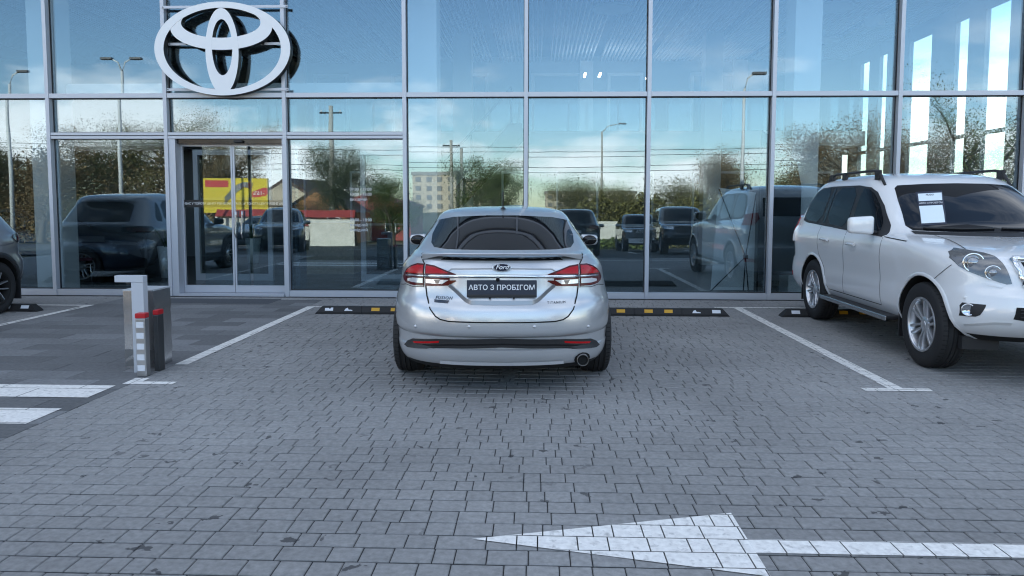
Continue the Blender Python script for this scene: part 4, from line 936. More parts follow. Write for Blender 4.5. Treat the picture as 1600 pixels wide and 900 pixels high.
def simple_car(label, kind, paint_m, wst, rim, clad=False, group=None, name='parked_car', cat='car', plate_txt=None, lightbar=False, detail=True):
    d, ax, Rw, arch, tx, tw, rr = dict(rav=(RAV, (.95, 3.64), .355, .405, .79, .235, .235), sed=(SED, (1.0, 3.85), .335, .375, .80, .235, .235), off=(PRADO, (1.095, 3.885), .387, .445, .797, .262, .243))[kind]
    b = Body(**d); root = thing(name, label, cat, group=group)
    shell('body', b, ax, Rw, arch, root, paint_m, step=.045)
    wheels(root, ax, tx, Rw, tw, rr, wst, rim, M_under, dark_barrel=clad)
    if kind == 'rav':
        wsh = [(-.70, 1.10), (.70, 1.10), (.60, 1.50), (.48, 1.555), (-.48, 1.555), (-.60, 1.50)]; rw = [(-.60, 1.14), (.60, 1.14), (.55, 1.44), (.42, 1.50), (-.42, 1.50), (-.55, 1.44)]
        sg = [[(.78, 1.15), (1.02, 1.12), (1.08, 1.50), (.98, 1.46)], [(1.10, 1.11), (1.95, 1.09), (1.95, 1.545), (1.18, 1.52)], [(2.03, 1.09), (2.98, 1.07), (2.72, 1.28), (2.40, 1.50), (2.03, 1.548)]]
        hl = [(.52, .80), (.86, .86), (.86, .92), (.54, .86)]; gr = [(-.48, .55), (.48, .55), (.54, .78), (.46, .84), (-.46, .84), (-.54, .78)]; mir = (.99, 2.93, 1.10); tails = [(.78, .92), (.52, .955), (.53, 1.045), (.80, 1.06), (.845, 1.02), (.845, .93)]
        gaps = [[(1.12, .72), (1.2, 1.08)], [(1.99, .40), (1.99, 1.08)], [(3.02, .42), (3.02, 1.05)]]; pz = (.78, .88)
    elif kind == 'sed':
        wsh = [(-.62, 1.06), (.62, 1.06), (.55, 1.34), (.40, 1.385), (-.40, 1.385), (-.55, 1.34)]; rw = [(-.60, 1.10), (.60, 1.10), (.56, 1.31), (.42, 1.345), (-.42, 1.345), (-.56, 1.31)]
        sg = [[(1.1, 1.05), (2.28, 1.02), (2.28, 1.365), (1.55, 1.33)], [(2.36, 1.02), (3.25, 1.00), (2.95, 1.20), (2.62, 1.355), (2.36, 1.368)]]
        hl = [(.45, .68), (.80, .72), (.84, .80), (.48, .745)]; gr = [(-.5, .42), (.5, .42), (.56, .6), (.45, .70), (-.45, .70), (-.56, .6)]; mir = (.985, 3.02, 1.06); tails = [(.45, .86), (.80, .84), (.80, .93), (.45, .96)]
        gaps = [[(2.32, .32), (2.32, 1.02)], [(3.3, .4), (3.32, .98)]]; pz = (.78, .88)
    else:
        wsh = [(-.72, 1.215), (.72, 1.215), (.61, 1.645), (.5, 1.685), (-.5, 1.685), (-.61, 1.645)]; rw = [(-.64, 1.28), (.64, 1.28), (.58, 1.60), (-.58, 1.60)]
        sg = [[(.555, 1.275), (.72, 1.612), (.87, 1.668), (1.22, 1.682), (1.16, 1.24)], [(1.25, 1.240), (1.30, 1.672), (2.02, 1.668), (2.02, 1.205)], [(2.14, 1.20), (2.14, 1.660), (2.46, 1.588), (2.90, 1.25), (2.90, 1.18)]]
        hl = [(.56, .90), (.86, .92), (.86, 1.01), (.56, 1.01)]; gr = [(-.50, 1.005), (.50, 1.005), (.46, .78), (-.46, .78)]; mir = (1.05, 2.90, 1.26); tails = [(.68, .9), (.86, .9), (.86, 1.25), (.70, 1.25)]
        gaps = [[(2.08, .45), (2.08, 1.19)], [(3.03, .46), (3.03, 1.14)]]; pz = (.60, .71)
    patch('windscreen', b, wsh, 'front', M_darkglass, root, .003, .006, .09); patch('rear_window', b, rw, 'rear', M_darkglass, root, .003, .006, .09)
    for s in (1, -1):
        for p_ in sg: patch('side_window', b, p_, 'side', M_darkglass, root, .003, .006, .12, s, 1)
        for p_ in gaps: strip('door_gap', b, p_, 'side', .008, M_gap, root, .0014, s)
        patch('headlamp', b, [(s * x, z) for x, z in hl], 'front', M_lamppol, root, .004, .02, .06)
        tl = patch('tail_lamp', b, [(s * x, z) for x, z in tails], 'rear', M_lampdark if lightbar else M_lampdred, root, .010, .02, .04)
        if lightbar: patch('red_lens', b, [(s * .60, .975), (s * .60, 1.03), (s * .79, 1.04), (s * .825, 1.01), (s * .825, .96)], 'rear', M_lampdred, tl, .012, .005, .05)
        mirror_box(root, paint_m if not clad else M_gblack, *mir, s, .20, .15, .11)
        for y in (ax[0] + .75, ax[0] + 1.6): tube_on('door_handle', b, [(y, pz[1] + .09), (y + .18, pz[1] + .085)], 'side', .013, paint_m, root, .02, s)
        if clad:
            for yc in ax:
                vs = []; n = 26
                for i in range(n + 1):
                    t = R(-14) + (math.pi + R(28)) * i / n
                    for r_, o_ in ((arch - .004, .012), (arch + .012, .022), (arch + .062, .018), (arch + .066, .002)):
                        y, z = yc + r_ * math.cos(t), Rw + r_ * math.sin(t); z2 = max(z, b.z0 + .004); vs.append((s * (b.side(y, z2) + o_), y, z2))
                MB().add(vs, [(i * 4 + j, i * 4 + j + 1, (i + 1) * 4 + j + 1, (i + 1) * 4 + j) for i in range(n) for j in range(3)], 0, True).build('arch_cladding', M_black, root, recalc=False)
                MB().ext(*((.72, .90) if s > 0 else (-.90, -.72)), yc - .43, yc - .41, .16, .52).build('mud_flap', M_black, root)
            patch('sill_cladding', b, [(1.36, .26), (3.22, .26), (3.22, .42), (1.36, .42)], 'side', M_black, root, .012, .02, .15, s)
            strip('body_crease', b, [(.60, .93), (1.0, .90), (1.5, .88)], 'side', .02, paint_m, root, sub=.08, sgn=s, lift=(.006, 0))
    patch('grille', b, gr, 'front', M_gblack, root, .004, .02, .07)
    if clad:
        patch('rear_bumper', b, [(-.84, .29), (.84, .29), (.83, .46), (.60, .60), (-.60, .60), (-.83, .46)], 'rear', M_black, root, .006, .02, .06)
    plate(root, b, 'rear', -.26, .26, pz[0], pz[1], .02, M_plateU if not plate_txt else M_plateD)
    return root, b
M_ravgrey = paintm('grey_paint', (.25, .255, .27), .5, .32)
M_blackpaint = paintm('black_paint', (.012, .013, .016), .1, .25)
M_bluepaint = paintm('dark_blue_paint', (.016, .024, .045), .4, .3)
M_whitep2 = MATS['pearl_white_paint']
rav, rb = simple_car('grey crossover with dark arch cladding cut off by the left edge of the photo', 'rav', M_ravgrey, (5, .042, .020), mat('rim_machined', (.55, .56, .58), .28, .9), True, lightbar=True)
for s in (1, -1):
    tl = patch('tail_lamp', rb, [(.20, .925), (.26, 1.055), (.56, 1.045), (.62, 1.01), (.50, .935)], 'side', M_lampdark, rav, .012, .02, .04, s); patch('red_lens', rb, [(.22, .95), (.27, 1.03), (.50, 1.02), (.46, .955)], 'side', M_lampdred, tl, .015, .005, .04, s)
place(rav, -8.02, 9.25, R(180), .95)
# cars standing on the lot, seen only as reflections in the glass
M_rimgrey = mat('rim_grey', (.30, .31, .33), .35, .7)
c1, b1 = simple_car('black off-roader reflected in the glass beside the white off-roader', 'off', M_blackpaint, (6, .026, .03), M_rimgrey); place(c1, 5.35, -2.6, R(2), 4.76)
c2, b2 = simple_car('black display car with lettered grille and white front panel, reflected right of the sedan', 'off', M_blackpaint, (6, .026, .03), M_rimgrey); place(c2, 4.85, -10.0, R(0), 4.76)
link('lettering', text_mesh('TOYOTA', .20, ext=.004), M_textw, c2, (0, 4.74, .93), (R(90), 0, math.pi))
pp = MB().box((0, 4.84, .52), (1.5, .02, .22), bev=.004).build('name_panel', M_plateU, c2); link('lettering', text_mesh('PRADO', .15, ext=.002), M_gblack, pp, (0, 4.853, .52), (R(90), 0, math.pi))
c3, b3 = simple_car('dark crossover reflected just right of the silver sedan roof', 'rav', M_blackpaint, (5, .03, .026), M_rimgrey); place(c3, 1.55, -6.6, R(184), 4.6)
c4, b4 = simple_car('black crossover reflected in the right leaf of the sliding door', 'rav', M_blackpaint, (5, .03, .026), M_rimgrey); place(c4, -9.2, -2.2, R(-14), 4.6)
c5, b5 = simple_car('dark blue saloon inside the showroom behind the far left pane', 'sed', M_bluepaint, (5, .03, .035), M_rimgrey); place(c5, -9.9, 13.4, R(-78), 2.4)
c6, b6 = simple_car('silver grey saloon reflected in the left leaf of the sliding door', 'sed', paintm('mid_grey_paint', (.33, .34, .36), .6), (5, .03, .035), M_rimgrey); place(c6, -11.8, -5.2, R(4), 4.87)

# ------------------------------------------------------------------ wheel stops
m_stop = mat('black_rubber_stop', (.014, .014, .015), .65, bump=(60, .3, .003)); m_yel = mat('yellow_reflective', (.62, .33, .02), .45); m_wrf = mat('white_reflective', (.66, .68, .72), .4)
def stop(x0, x1, y, label, cols):
    o = thing('wheel_stop', label, 'wheel stop', ((x0 + x1) / 2, y, 0), 0, 'rubber wheel stops'); h = (x1 - x0) / 2; n = len(cols) // 2; L = 2 * h / n
    for k in range(n):
        a, b = -h + k * L + .002, -h + (k + 1) * L - .002; c0 = .085 if k == 0 else 0; c1 = .085 if k == n - 1 else 0
        vs = [(a, -.075, .0), (b, -.075, 0), (b, .075, 0), (a, .075, 0), (a, -.075, .028) if not c0 else (a + c0 * .28, -.075, .028), (b - c1 * .28, -.075, .028), (b - c1 * .28, .075, .028), (a + c0 * .28, .075, .028), (a + c0, -.038, .098), (b - c1, -.038, .098), (b - c1, .038, .098), (a + c0, .038, .098)]
        mb = MB().add(vs, [(0, 1, 5, 4), (1, 2, 6, 5), (2, 3, 7, 6), (3, 0, 4, 7), (4, 5, 9, 8), (5, 6, 10, 9), (6, 7, 11, 10), (7, 4, 8, 11), (8, 9, 10, 11), (3, 2, 1, 0)])
        s = mb.build('rubber_block', m_stop, o)
        for j in (0, 1):
            c = cols[2 * k + j]; cx = a + (b - a) * (.30 + .42 * j); w = .055
            if c == 'n': continue
            # patch on the sloping front face
            def fp(x, t): return (x, -.075 + .037 * t - .0022, .028 + .070 * t + .0012)
            pts = [(-w, .22), (w, .22), (w, .80), (-w, .80)]
            if c == 'r': pts = [(-w, .22), (w, .22), (w, .35), (w * .4, .45), (w * .1, .40), (-w * .2, .78), (-w * .7, .62)]
            if c == 'q': pts = [(-w, .22), (w, .22), (w, .80), (w * .5, .78), (w * .2, .5), (-w * .1, .72), (-w, .70)]
            MB().add([fp(cx + px_, t) for px_, t in pts], [tuple(range(len(pts)))]).build('reflective_patch', m_yel if c == 'y' else m_wrf, s, recalc=False)
    return o
stop(-2.975, -.47, 9.58, 'black rubber wheel stop with white and yellow patches, left of the sedan', 'qryyyyww')
stop(.03, 2.535, 9.60, 'black rubber wheel stop with yellow patches, right of the sedan', 'wwyyyyrw')
stop(3.205, 5.68, 9.60, 'black rubber wheel stop behind the white off-roader', 'wwyyyyww')
stop(-9.25, -6.79, 9.58, 'black rubber wheel stop behind the grey crossover', 'wwyyyyww')

# ------------------------------------------------------------------ steel cabinet, angled post, reflective posts
cb = thing('steel_cabinet', 'waist-high brushed steel cabinet at the walkway edge', 'cabinet', (-3.52, 6.37, 0))
# walls a touch buckled so the steel shows soft bands
mb = MB(); n = 10; hx, hy, H = .135, .15, .695; vs = []
for k in range(n + 1):
    z = H * k / n; w = .0045 * math.sin(k * 2.1) ; vs += [(-hx + w, -hy - w * 1.2, z), (0, -hy + w * 1.6, z), (hx - w, -hy - w, z), (hx + w * .8, 0, z), (hx - w, hy, z), (-hx, hy, z)]
mb.add(vs, [(k * 6 + j, k * 6 + (j + 1) % 6, (k + 1) * 6 + (j + 1) % 6, (k + 1) * 6 + j) for k in range(n) for j in range(6)], 0, True)
mb.build('casing', M_steel, cb, sharp=30); MB().ext(-hx - .004, hx + .004, -hy - .005, hy + .004, H - .002, H + .010).build('lid', mat('steel_lid', (.55, .57, .60), .5, .6), cb)
MB().ext(-hx - .001, hx + .001, -hy - .003, -hy - .001, .02, .17).build('kick_plate', mat('steel_dull', (.20, .21, .22), .4, .8), cb)
ap = thing('angled_post', 'pale grey inverted-L post beside the steel cabinet', 'post', (-3.475, 6.10, 0))
m_post = mat('pale_grey_paint', (.50, .52, .56), .45)
MB().ext(-.015, .090, -.035, .035, 0, .785).build('upright', m_post, ap); MB().ext(-.160, .0905, -.036, .036, .786, .843, bev=.003).build('arm', m_post, ap)
MB().ext(-.07, -.03, -.02, .02, .765, .785).build('arm_fitting', M_black, ap)
m_red = mat('red_reflective', (.45, .012, .018), .4)
def rpost(x, y, label, rz, patches):
    o = thing('reflective_post', label, 'post', (x, y, 0), rz, 'steel posts with red caps')
    MB().ext(-.042, .042, -.036, .036, 0, .497, bev=.006).build('post_body', mat('steel_post', (.42, .43, .44), .32, .95), o)
    MB().ext(-.0435, .0435, -.0375, .0375, .497, .54, bev=.006).build('red_cap', m_red, o)
    if patches:
        for k in range(5): MB().ext(-.034, .028, -.0385, -.0362, .05 + k * .092, .10 + k * .092).build('reflective_band', m_wrf, o)
    return o
rpost(-3.34, 5.95, 'nearer steel post with red cap and white bands before the cabinet', R(4), True)
o = rpost(-3.312, 6.16, 'farther slim dark post with a red tip beside the cabinet', R(88), False)
for c in o.children:
    if c.name.startswith('post_body'): c.data = c.data.copy(); c.data.materials.clear(); c.data.materials.append(mat('dark_steel_post', (.08, .085, .09), .35, .7))
for c in o.children: c.scale = (1.1, .62, 1.0)

# ------------------------------------------------------------------ things inside the showroom
bn = thing('x_banner', 'back of a white roll banner held by a black X stand behind the glass', 'banner', (3.22, 11.98, .012))
MB().add([(-.36, 0, .06), (.34, 0, .06), (.34, .0, 1.66), (-.26, 0, 1.74), (-.36, .012, .06), (.34, .012, .06), (.34, .012, 1.66), (-.26, .012, 1.74)], [(0, 1, 2, 3), (7, 6, 5, 4), (0, 4, 5, 1), (1, 5, 6, 2), (2, 6, 7, 3), (3, 7, 4, 0)]).build('sheet', mat('banner_sheet', (.82, .85, .86), .8), bn)
hub = (.16, -.13, .62)
MB().box(hub, (.07, .06, .07), bev=.01).build('hub', M_black, bn)
for e in ((-.26, -.01, 1.72), (.34, -.01, 1.64), (-.42, -.06, .0), (.10, -.25, .0), (.20, -.22, .0)): MB().tube([hub, e], .009, 6).build('strut', M_black, bn)
fl = thing('feather_flag', 'dark feather-shaped flag with a pale oval emblem behind the glass', 'flag', (3.80, 11.62, .012))
prof = [(-.28, .35), (-.26, 2.62), (-.10, 2.52), (.10, 2.36), (.28, 2.10), (.36, 1.75), (.36, .35)]
MB().prism(prof, -.004, .004, 'xz').build('cloth', mat('flag_charcoal', (.030, .034, .038), .9), fl)
MB().tube([(-.29, 0, 0), (-.29, 0, 1.6), (-.27, 0, 2.64)], .014, 8).build('pole', M_black, fl); MB().lathe([(0, .03), (.22, .025), (.24, 0)], c=(-.29, 0, 0), n=24).build('base', M_black, fl)
for a, b_, cx, cz in ((.15, .10, 0, 0), (.11, .045, 0, .045), (.036, .09, 0, .0)):
    n = 40; vs = []
    for k in range(n):
        t = 2 * math.pi * k / n; vs += [(.08 + cx + a * math.cos(t), -.006, 2.05 + cz + b_ * math.sin(t)), (.08 + cx + (a - .014) * math.cos(t), -.006, 2.05 + cz + (b_ - .014) * math.sin(t))]
    MB().add(vs, [(2 * k, 2 * ((k + 1) % n), 2 * ((k + 1) % n) + 1, 2 * k + 1) for k in range(n)]).build('emblem', M_film, fl, recalc=False)
def planter(x, y, label):
    o = thing('planter', label, 'planter', (x, y, .012), 0, 'white tapered planters')
    MB().lathe([(0, .0), (.13, 0), (.19, .62), (.175, .62), (.165, .56), (0, .56)], n=4 * 6).build('pot', M_white, o)
    mb = MB(); r_ = random.Random(int(x * 10))
    for k in range(16):
        t = r_.uniform(0, 6.28); l = r_.uniform(.3, .6); b0 = Vector((.04 * math.cos(t), .04 * math.sin(t), .58)); tip = b0 + Vector((l * .6 * math.cos(t), l * .6 * math.sin(t), l * .8)); mid = (b0 + tip) / 2 + Vector((0, 0, .08)); s_ = Vector((-math.sin(t), math.cos(t), 0)) * .03
        mb.add([b0 - s_ * .4, b0 + s_ * .4, mid + s_, tip, mid - s_], [(0, 1, 2, 4), (4, 2, 3)])
    mb.build('leaves', mat('house_plant', (.03, .075, .02), .5), o, recalc=False)
planter(-7.35, 14.1, 'white planter behind the pane left of the door'); planter(-7.1, 17.8, 'white planter seen through the sliding door')
ct = thing('reception_counter', 'beige wood-fronted counter behind the sliding door', 'counter', (-4.35, 15.3, .012))
MB().ext(-.5, .5, -.3, .3, 0, 1.08).build('front', mat('light_oak', (.34, .27, .17), .5, noise=(14, .2)), ct); MB().ext(-.54, .54, -.34, .34, 1.081, 1.12).build('top', M_white, ct)
ch = thing('visitor_chair', 'dark red visitor chair on thin metal legs behind the far left pane', 'chair', (-8.35, 12.9, .012), R(20))
MB().ext(-.24, .24, -.24, .24, .43, .48, bev=.02).build('seat', mat('plum_fabric', (.09, .02, .035), .9), ch); MB().ext(-.24, .24, .22, .27, .481, .86, bev=.02).build('backrest', MATS['plum_fabric'], ch)
for x, y in ((-.22, -.22), (.22, -.22), (-.22, .22), (.22, .22)): MB().tube([(x * .9, y * .9, .44), (x, y, 0)], .010, 8).build('leg', M_chrome, ch)
fs = thing('floor_stand', 'slim black floor stand with a crossbar left of the door', 'stand', (-6.85, 12.4, .012))
MB().tube([(0, 0, 0), (0, 0, .98)], .022).build('post', M_black, fs); MB().tube([(-.16, 0, .97), (.16, 0, .97)], .018).build('crossbar', M_black, fs); MB().lathe([(0, .02), (.17, .015), (.18, 0)], n=20).build('base', M_black, fs)

# ------------------------------------------------------------------ the street behind the camera (it shows in the glass)
def gw(y): return gz(y)
fence_m = mat('white_fence', (.62, .60, .55), .8, noise=(3, .12)); fred = mat('red_sheet_metal', (.30, .045, .04), .5, noise=(1.5, .15))
def wall(label, x0, x1, y, h, m, cap=None):
    o = thing('boundary_wall', label, 'wall', ((x0 + x1) / 2, y, gw(y))); n = max(1, int((x1 - x0) / 2.5)); L = (x1 - x0) / n; hx = (x1 - x0) / 2
    for k in range(n):
        MB().ext(-hx + k * L + .06, -hx + (k + 1) * L - .06, -.05, .05, 0, h - .08).build('wall_panel', m, o); MB().ext(-hx + k * L - .08, -hx + k * L + .058, -.09, .09, 0, h).build('post', m, o)
    if cap: MB().prism([(-.35, h), (0, h + .42), (.35, h)], -hx, hx, 'yz').build('cap', cap, o)
    return o
wall('white concrete fence reflected between the sedan and the display car', 2.5, 6.0, -20.6, 1.75, fence_m)
wall('white fence with red roofed top reflected left of the sedan', -19.6, -11.0, -20.6, 1.75, fence_m, fred)
def bark(): return mat('bark', (.09, .075, .055), .95, noise=(9, .35), bump=(14, .6, .03))
def leaf_quads(name, P, L_, asp, m, parent, rs):
    n = len(P); a = rs.normal(size=(n, 3)); a /= np.linalg.norm(a, axis=1)[:, None]; b_ = np.cross(a, rs.normal(size=(n, 3))); b_ /= np.linalg.norm(b_, axis=1)[:, None]
    a *= L_[:, None]; b_ *= (L_ * asp)[:, None]; V = np.stack([P - a, P + b_, P + a, P - b_], 1).reshape(-1, 3)
    me = bpy.data.meshes.new(name); me.from_pydata(V, [], np.arange(4 * n).reshape(-1, 4)); me.update(); return link(name, me, m, parent)
def leaf_m(name, c): return mat(name, c, .8, island=.35)
L_green = leaf_m('leaf_green', (.085, .115, .030)); L_olive = leaf_m('leaf_olive', (.135, .125, .040)); L_brown = leaf_m('leaf_autumn', (.185, .130, .065)); L_dark = leaf_m('leaf_dark', (.055, .070, .024))
def tree(label, x, y, h, w, leaf, seed, density=1.0, low=.18, group=None, cat='tree', ls=.036, name='tree'):
    o = thing(name, label, cat, (x, y, gw(y)), 0, group); r_ = random.Random(seed); mb = MB(); clumps = []
    def limb(p, d, l, r0, lev):
        pts = [p]; rr = [r0]; q = p.copy(); dd = d.copy(); n = 4
        for i in range(n):
            dd = (dd + Vector((r_.gauss(0, .16), r_.gauss(0, .16), r_.gauss(.05, .08)))).normalized(); q = q + dd * l / n; pts.append(q.copy()); rr.append(r0 * (1 - .65 * (i + 1) / n))
        mb.tube(pts, rr, 6 if lev else 8, cap=False)
        if lev >= 1: clumps.extend((pts[i], lev) for i in (2, 3, 4))
        if lev < 2:
            for k in range(7 if lev == 0 else 5):
                i = r_.randint(1 if lev else 1, 4); a = r_.uniform(0, 6.28); spread = w / h * 1.5
                nd = Vector((math.cos(a) * spread, math.sin(a) * spread, r_.uniform(.25, 1.0))).normalized(); limb(pts[i].copy(), nd, l * r_.uniform(.45, .7), rr[i] * .7, lev + 1)
    for k in range(1 if h > 3.5 else 3): limb(Vector((r_.gauss(0, .05), r_.gauss(0, .05), 0)), Vector((r_.gauss(0, .05), r_.gauss(0, .05), 1)), h * .62, h * .028 + .03, 0)
    mb.build('trunk', bark(), o)
    n = int(26000 * density); rs = np.random.default_rng(seed); C_ = np.array([tuple(c) for c, lev in clumps]); ci = rs.integers(0, len(C_), n)
    P = C_[ci] + np.clip(rs.normal(size=(n, 3)), -1.7, 1.7) * np.array([w * .17, w * .17, w * .14]) * rs.uniform(.35, 1.0, (len(C_), 1))[ci]
    P = P[P[:, 2] > h * low * .6]; leaf_quads('crown', P, ls * rs.uniform(.6, 1.4, len(P)), .55, leaf, o, rs); return o
tr_ = 'trees across the car park'
tree('round green tree reflected above the sedan roof, left of its aerial', -2.6, -19.5, 5.4, 3.6, L_green, 1, 1.3, .1)
for i, (x, y, h, w, lf, sd_, lab) in enumerate([
    (6.0, -24.5, 5.6, 4.4, L_olive, 2, 'thin olive tree reflected right of the curved street lamp'), (9.2, -24.0, 5.8, 4.6, L_olive, 3, 'olive tree reflected in the middle of the right-hand hedge line'), (12.4, -24.2, 6.4, 4.6, L_brown, 4, 'brownish half-bare tree reflected just left of the tall white lamp post'),
    (15.6, -23.8, 5.2, 4.4, L_olive, 5, 'olive tree reflected right of the tall white lamp post'), (14.2, -13.0, 6.2, 4.4, L_brown, 6, 'rusty autumn tree reflected above the rear of the white off-roader'), (17.2, -13.5, 6.6, 4.0, L_brown, 7, 'brown sparse tree reflected between the side windows above the white off-roader'), (20.2, -13.0, 8.4, 4.6, L_green, 8, 'tall drooping green tree reflected at the far right edge'),
    (23.0, -14.0, 8.0, 4.6, L_brown, 9, 'brown tree reflected beyond the far right edge'), (-24.9, -25.0, 8.6, 5.6, L_olive, 10, 'tall olive tree reflected in the pane left of the door'), (-29.0, -25.2, 8.0, 5.8, L_dark, 11, 'dark tree reflected in the second pane from the left edge'), (-33.4, -25.0, 8.2, 5.6, L_brown, 12, 'brown tree reflected in the far left pane'), (-21.2, -25.6, 7.6, 4.6, L_brown, 13, 'brown tree reflected behind the yellow billboard'),
    (-11.6, -22.6, 5.8, 4.2, L_dark, 14, 'dark leafy tree reflected behind the opening hours'), (-9.3, -23.5, 4.6, 3.6, L_green, 15, 'green bushy tree reflected beside the red-roofed building'), (-37.5, -25, 8.0, 5.6, L_dark, 16, 'dark tree reflected beyond the left edge'), (2.4, -24.5, 4.4, 4.0, L_olive, 17, 'low olive tree reflected behind the white fence')]):
    tree(lab, x, y, h, w, lf, sd_, 1.25, group=tr_)
# hedge: clipped mass along the far side of the car park
def hedge(label, x0, x1, y, h, leaf, seed, dens=1100, th=.45):
    o = thing('hedge', label, 'hedge', ((x0 + x1) / 2, y, gw(y))); r_ = random.Random(seed); hx = (x1 - x0) / 2; rs = np.random.default_rng(seed)
    n = int((x1 - x0) * dens * 1.6); x = rs.uniform(-hx, hx, n); top = h * (1 + .10 * np.sin(x * 2.1) + .06 * np.sin(x * 5.3) + .05 * np.sin(x * 13.1))
    leaf_quads('foliage', np.stack([x, rs.normal(0, th, n), top * rs.random(n) ** .7], 1), rs.uniform(.05, .13, n), .6, leaf, o, rs)
    mb = MB()
    for k in range(int(x1 - x0) * 2): x = r_.uniform(-hx, hx); mb.tube([(x, 0, 0), (x + r_.gauss(0, .1), 0, h * .7)], [.03, .01], 5)
    mb.build('stems', bark(), o); return o
hedge('low green hedge along the foot of the white fence, reflected right of the sedan', 1.2, 7.4, -19.9, .62, L_green, 33, 700, .25)
hedge('olive green hedge reflected behind the display car and the black off-roader', 2.0, 22, -22.3, 3.0, L_olive, 31)
hedge('brown overgrown hedge reflected left of the door', -43, -20.4, -26.4, 5.6, L_brown, 32, 1500, .7)
# houses
def house(label, x, y, w, dp, h, rh, mw, mr, wins, rz=0):
    o = thing('house', label, 'house', (x, y, gw(y)), rz)
    MB().ext(-w / 2, w / 2, -dp / 2, dp / 2, 0, h).build('wall', mw, o)
    MB().prism([(-w / 2 - .3, h), (0, h + rh), (w / 2 + .3, h)], -dp / 2 - .3, dp / 2 + .3, 'xz').build('roof', mr, o)
    MB().prism([(-w / 2, h - .01), (0, h + rh - .35), (w / 2, h - .01)], dp / 2 + .005, dp / 2 + .32, 'xz').build('gable', mw, o)
    for wx, wz in wins:
        f = MB().ext(wx - .5, wx + .5, dp / 2 + .001, dp / 2 + .36, wz - .65, wz + .65).build('window', M_white, o); MB().ext(wx - .42, wx + .42, dp / 2 + .361, dp / 2 + .365, wz - .57, wz + .57).build('pane', M_gblack, f)
    return o
m_or = mat('apricot_render', (.50, .25, .12), .9); m_tile = mat('brown_roof', (.10, .075, .065), .8, noise=(3, .2)); m_beige = mat('beige_panel', (.50, .43, .34), .9)
house('apricot gabled house with dark roof reflected right of the sliding door', -17.6, -38, 5.6, 7, 2.5, 2.0, m_or, m_tile, [(-1.4, 1.5), (1.4, 1.5)])
house('dark brown roofed house reflected behind the apricot house', -22.5, -47, 8, 8, 3.0, 2.6, m_beige, m_tile, [(-2, 1.7), (2, 1.7)], R(8))
house('long low building with red roof reflected left of the sedan', -14.9, -44, 7.5, 7, 2.7, 1.5, fred, fred, [(-2.0, 1.4), (2.0, 1.4)])
def block(label, x, y, w, dp, h, nx, nz):
    o = thing('apartment_block', label, 'apartment block', (x, y, gw(y)))
    MB().ext(-w / 2, w / 2, -dp / 2, dp / 2, 0, h).build('wall', m_beige, o); MB().ext(-w / 2 - .4, w / 2 + .4, -dp / 2 - .4, dp / 2 + .4, h, h + 1.0).build('roof', mat('roof_grey', (.3, .29, .27), .9), o)
    win = MB().ext(-.8, .8, 0, .2, -.75, .75).mesh('window', [mat('far_window', (.16, .16, .16), .4)])
    for i in range(nx):
        for j in range(nz): link('window', win, None, o, (-w / 2 + (i + .5) * w / nx, dp / 2 + .0, 1.9 + j * 2.9))
    return o
block('tall beige apartment block reflected just left of the sedan roof', -33, -215, 14, 12, 12, 4, 4); block('stepped beige apartment block reflected behind the twin poles', -19, -222, 14, 12, 10, 4, 3); block('pale apartment block reflected far off, right of the sedan roof', 20, -260, 34, 12, 9, 10, 3)
# poles, lamps, wires
m_conc = mat('concrete_pole', (.40, .38, .34), .9, noise=(5, .12)); m_wlamp = mat('white_lamp_post', (.62, .63, .64), .45)
def pole(label, x, y, h, r0, r1, m=None, cross=True, name='utility_pole'):
    o = thing(name, label, 'pole', (x, y, gw(y))); MB().tube([(0, 0, 0), (0, 0, h)], [r0, r1], 10).build('shaft', m or m_conc, o)
    if cross:
        MB().ext(-.7, .7, -.05, .05, h - .5, h - .4).build('crossarm', M_under, o)
        for x_ in (-.6, 0, .6): MB().lathe([(.03, 0), (.045, .05), (.03, .12), (0, .13)], c=(x_, 0, h - .4), n=10).build('insulator', M_white, o)
    return o
pole('thick concrete utility pole reflected beside the opening hours', -12.75, -21.8, 8.6, .19, .14)
pole('left one of two thin concrete poles reflected above the sedan', -7.1, -37, 8.2, .16, .12); pole('right one of two thin concrete poles reflected above the sedan', -6.3, -37.4, 7.6, .16, .12, cross=False)
def lamp(label, x, y, h, arm, twin=False, r0=.09, m=None):
    o = thing('street_lamp', label, 'street lamp', (x, y, gw(y))); MB().tube([(0, 0, 0), (0, 0, h)], [r0, r0 * .55], 10).build('pole', m or m_wlamp, o)
    for s in ((1, -1) if twin else (1,)):
        MB().tube([(0, 0, h - .05), (s * arm * .35, 0, h + .45), (s * arm, 0, h + .62)], .035, 8).build('arm', m or m_wlamp, o); MB().box((s * (arm + .25), 0, h + .64), (.6, .22, .12), bev=.03).build('lamp_head', mat('lamp_grey', (.10, .10, .11), .5), o)
    return o
lamp('tall white lamp post reflected left of the white off-roader', 8.75, -8.6, 7.0, .35, r0=.10)
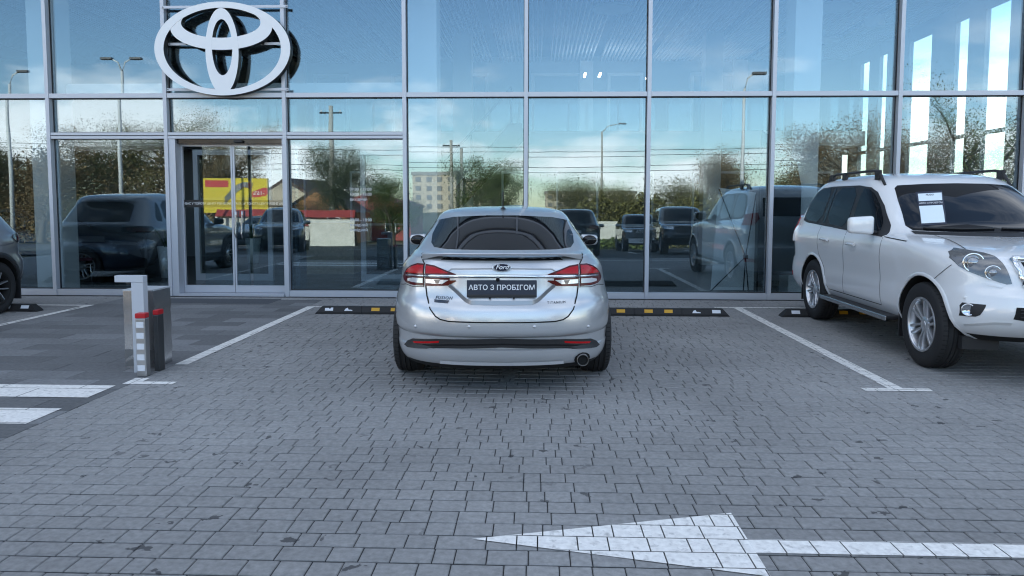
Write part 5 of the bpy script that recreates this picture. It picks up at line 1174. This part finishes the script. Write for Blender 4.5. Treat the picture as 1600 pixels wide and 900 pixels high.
lamp('tall white lamp post reflected left of the entrance', -21.2, -13.6, 9.0, .5, True, r0=.12); lamp('curved-arm street lamp reflected right of the sedan', 5.2, -37, 9.3, 1.4, r0=.12, m=m_conc)
lamp('white lamp post reflected at the far left edge', -27.6, -14.5, 8.6, .5, r0=.12)
wm = mat('power_cable', (.015, .015, .016), .7)
def cable(label, a, b_, sag):
    a, b_ = Vector(a), Vector(b_); pts = [a.lerp(b_, i / 20) - Vector((0, 0, sag * 4 * (i / 20) * (1 - i / 20))) for i in range(21)]
    tag(MB().tube(pts, .022, 5).build('power_cable', wm), label, 'cable', 'overhead cables')
for k, (dz, dy) in enumerate(((6.9, -36.8), (6.5, -37.0), (5.6, -36.4), (5.2, -36.9))):
    cable('overhead power cable, number %s from the top, reflected across the upper panes' % ('one', 'two', 'three', 'four')[k], (-60, dy - 4, dz + .4), (45, dy + 2, dz - .1), .9)
# billboard
bb = thing('billboard', 'yellow billboard with a red tag, reflected mirror-wise in the sliding door', 'billboard', (-19.0, -22.0, gw(-22) - .45), R(0))
m_by = mat('billboard_yellow', (.62, .47, .025), .6)
MB().ext(-1.75, 1.75, -.08, .08, 2.05, 3.85).build('board', m_by, bb)
for x in (-1.2, 1.2): MB().tube([(x, -.12, 0), (x, -.12, 3.6)], .06, 8).build('post', M_under, bb)
MB().prism(chaikin([(1.75, 3.42), (.95, 3.18), (.80, 3.05), (.86, 2.88), (1.1, 2.85), (1.75, 2.96)], 1), .081, .085, 'xz').build('red_tag', m_red, bb)
link('lettering', text_mesh('-16%', .30, ext=.002), M_textw, bb, (1.28, .09, 3.08), (R(90), 0, math.pi))
MB().ext(-1.55, -.35, .081, .085, 3.40, 3.74).build('red_panel', m_red, bb)
for k in range(5): MB().tube([(1.0 - k * .02, .085, 3.60 - k * .06), (.45, .088, 3.62 - k * .05), (0, .088, 3.42 - k * .09), (-.55, .085, 2.85 - k * .08)], [.02, .035, .035, .02], 6).build('cable_picture', mat('print_grey', (.25, .27, .28), .6), bb)
bb.scale = (1.2, 1.2, 1.2)
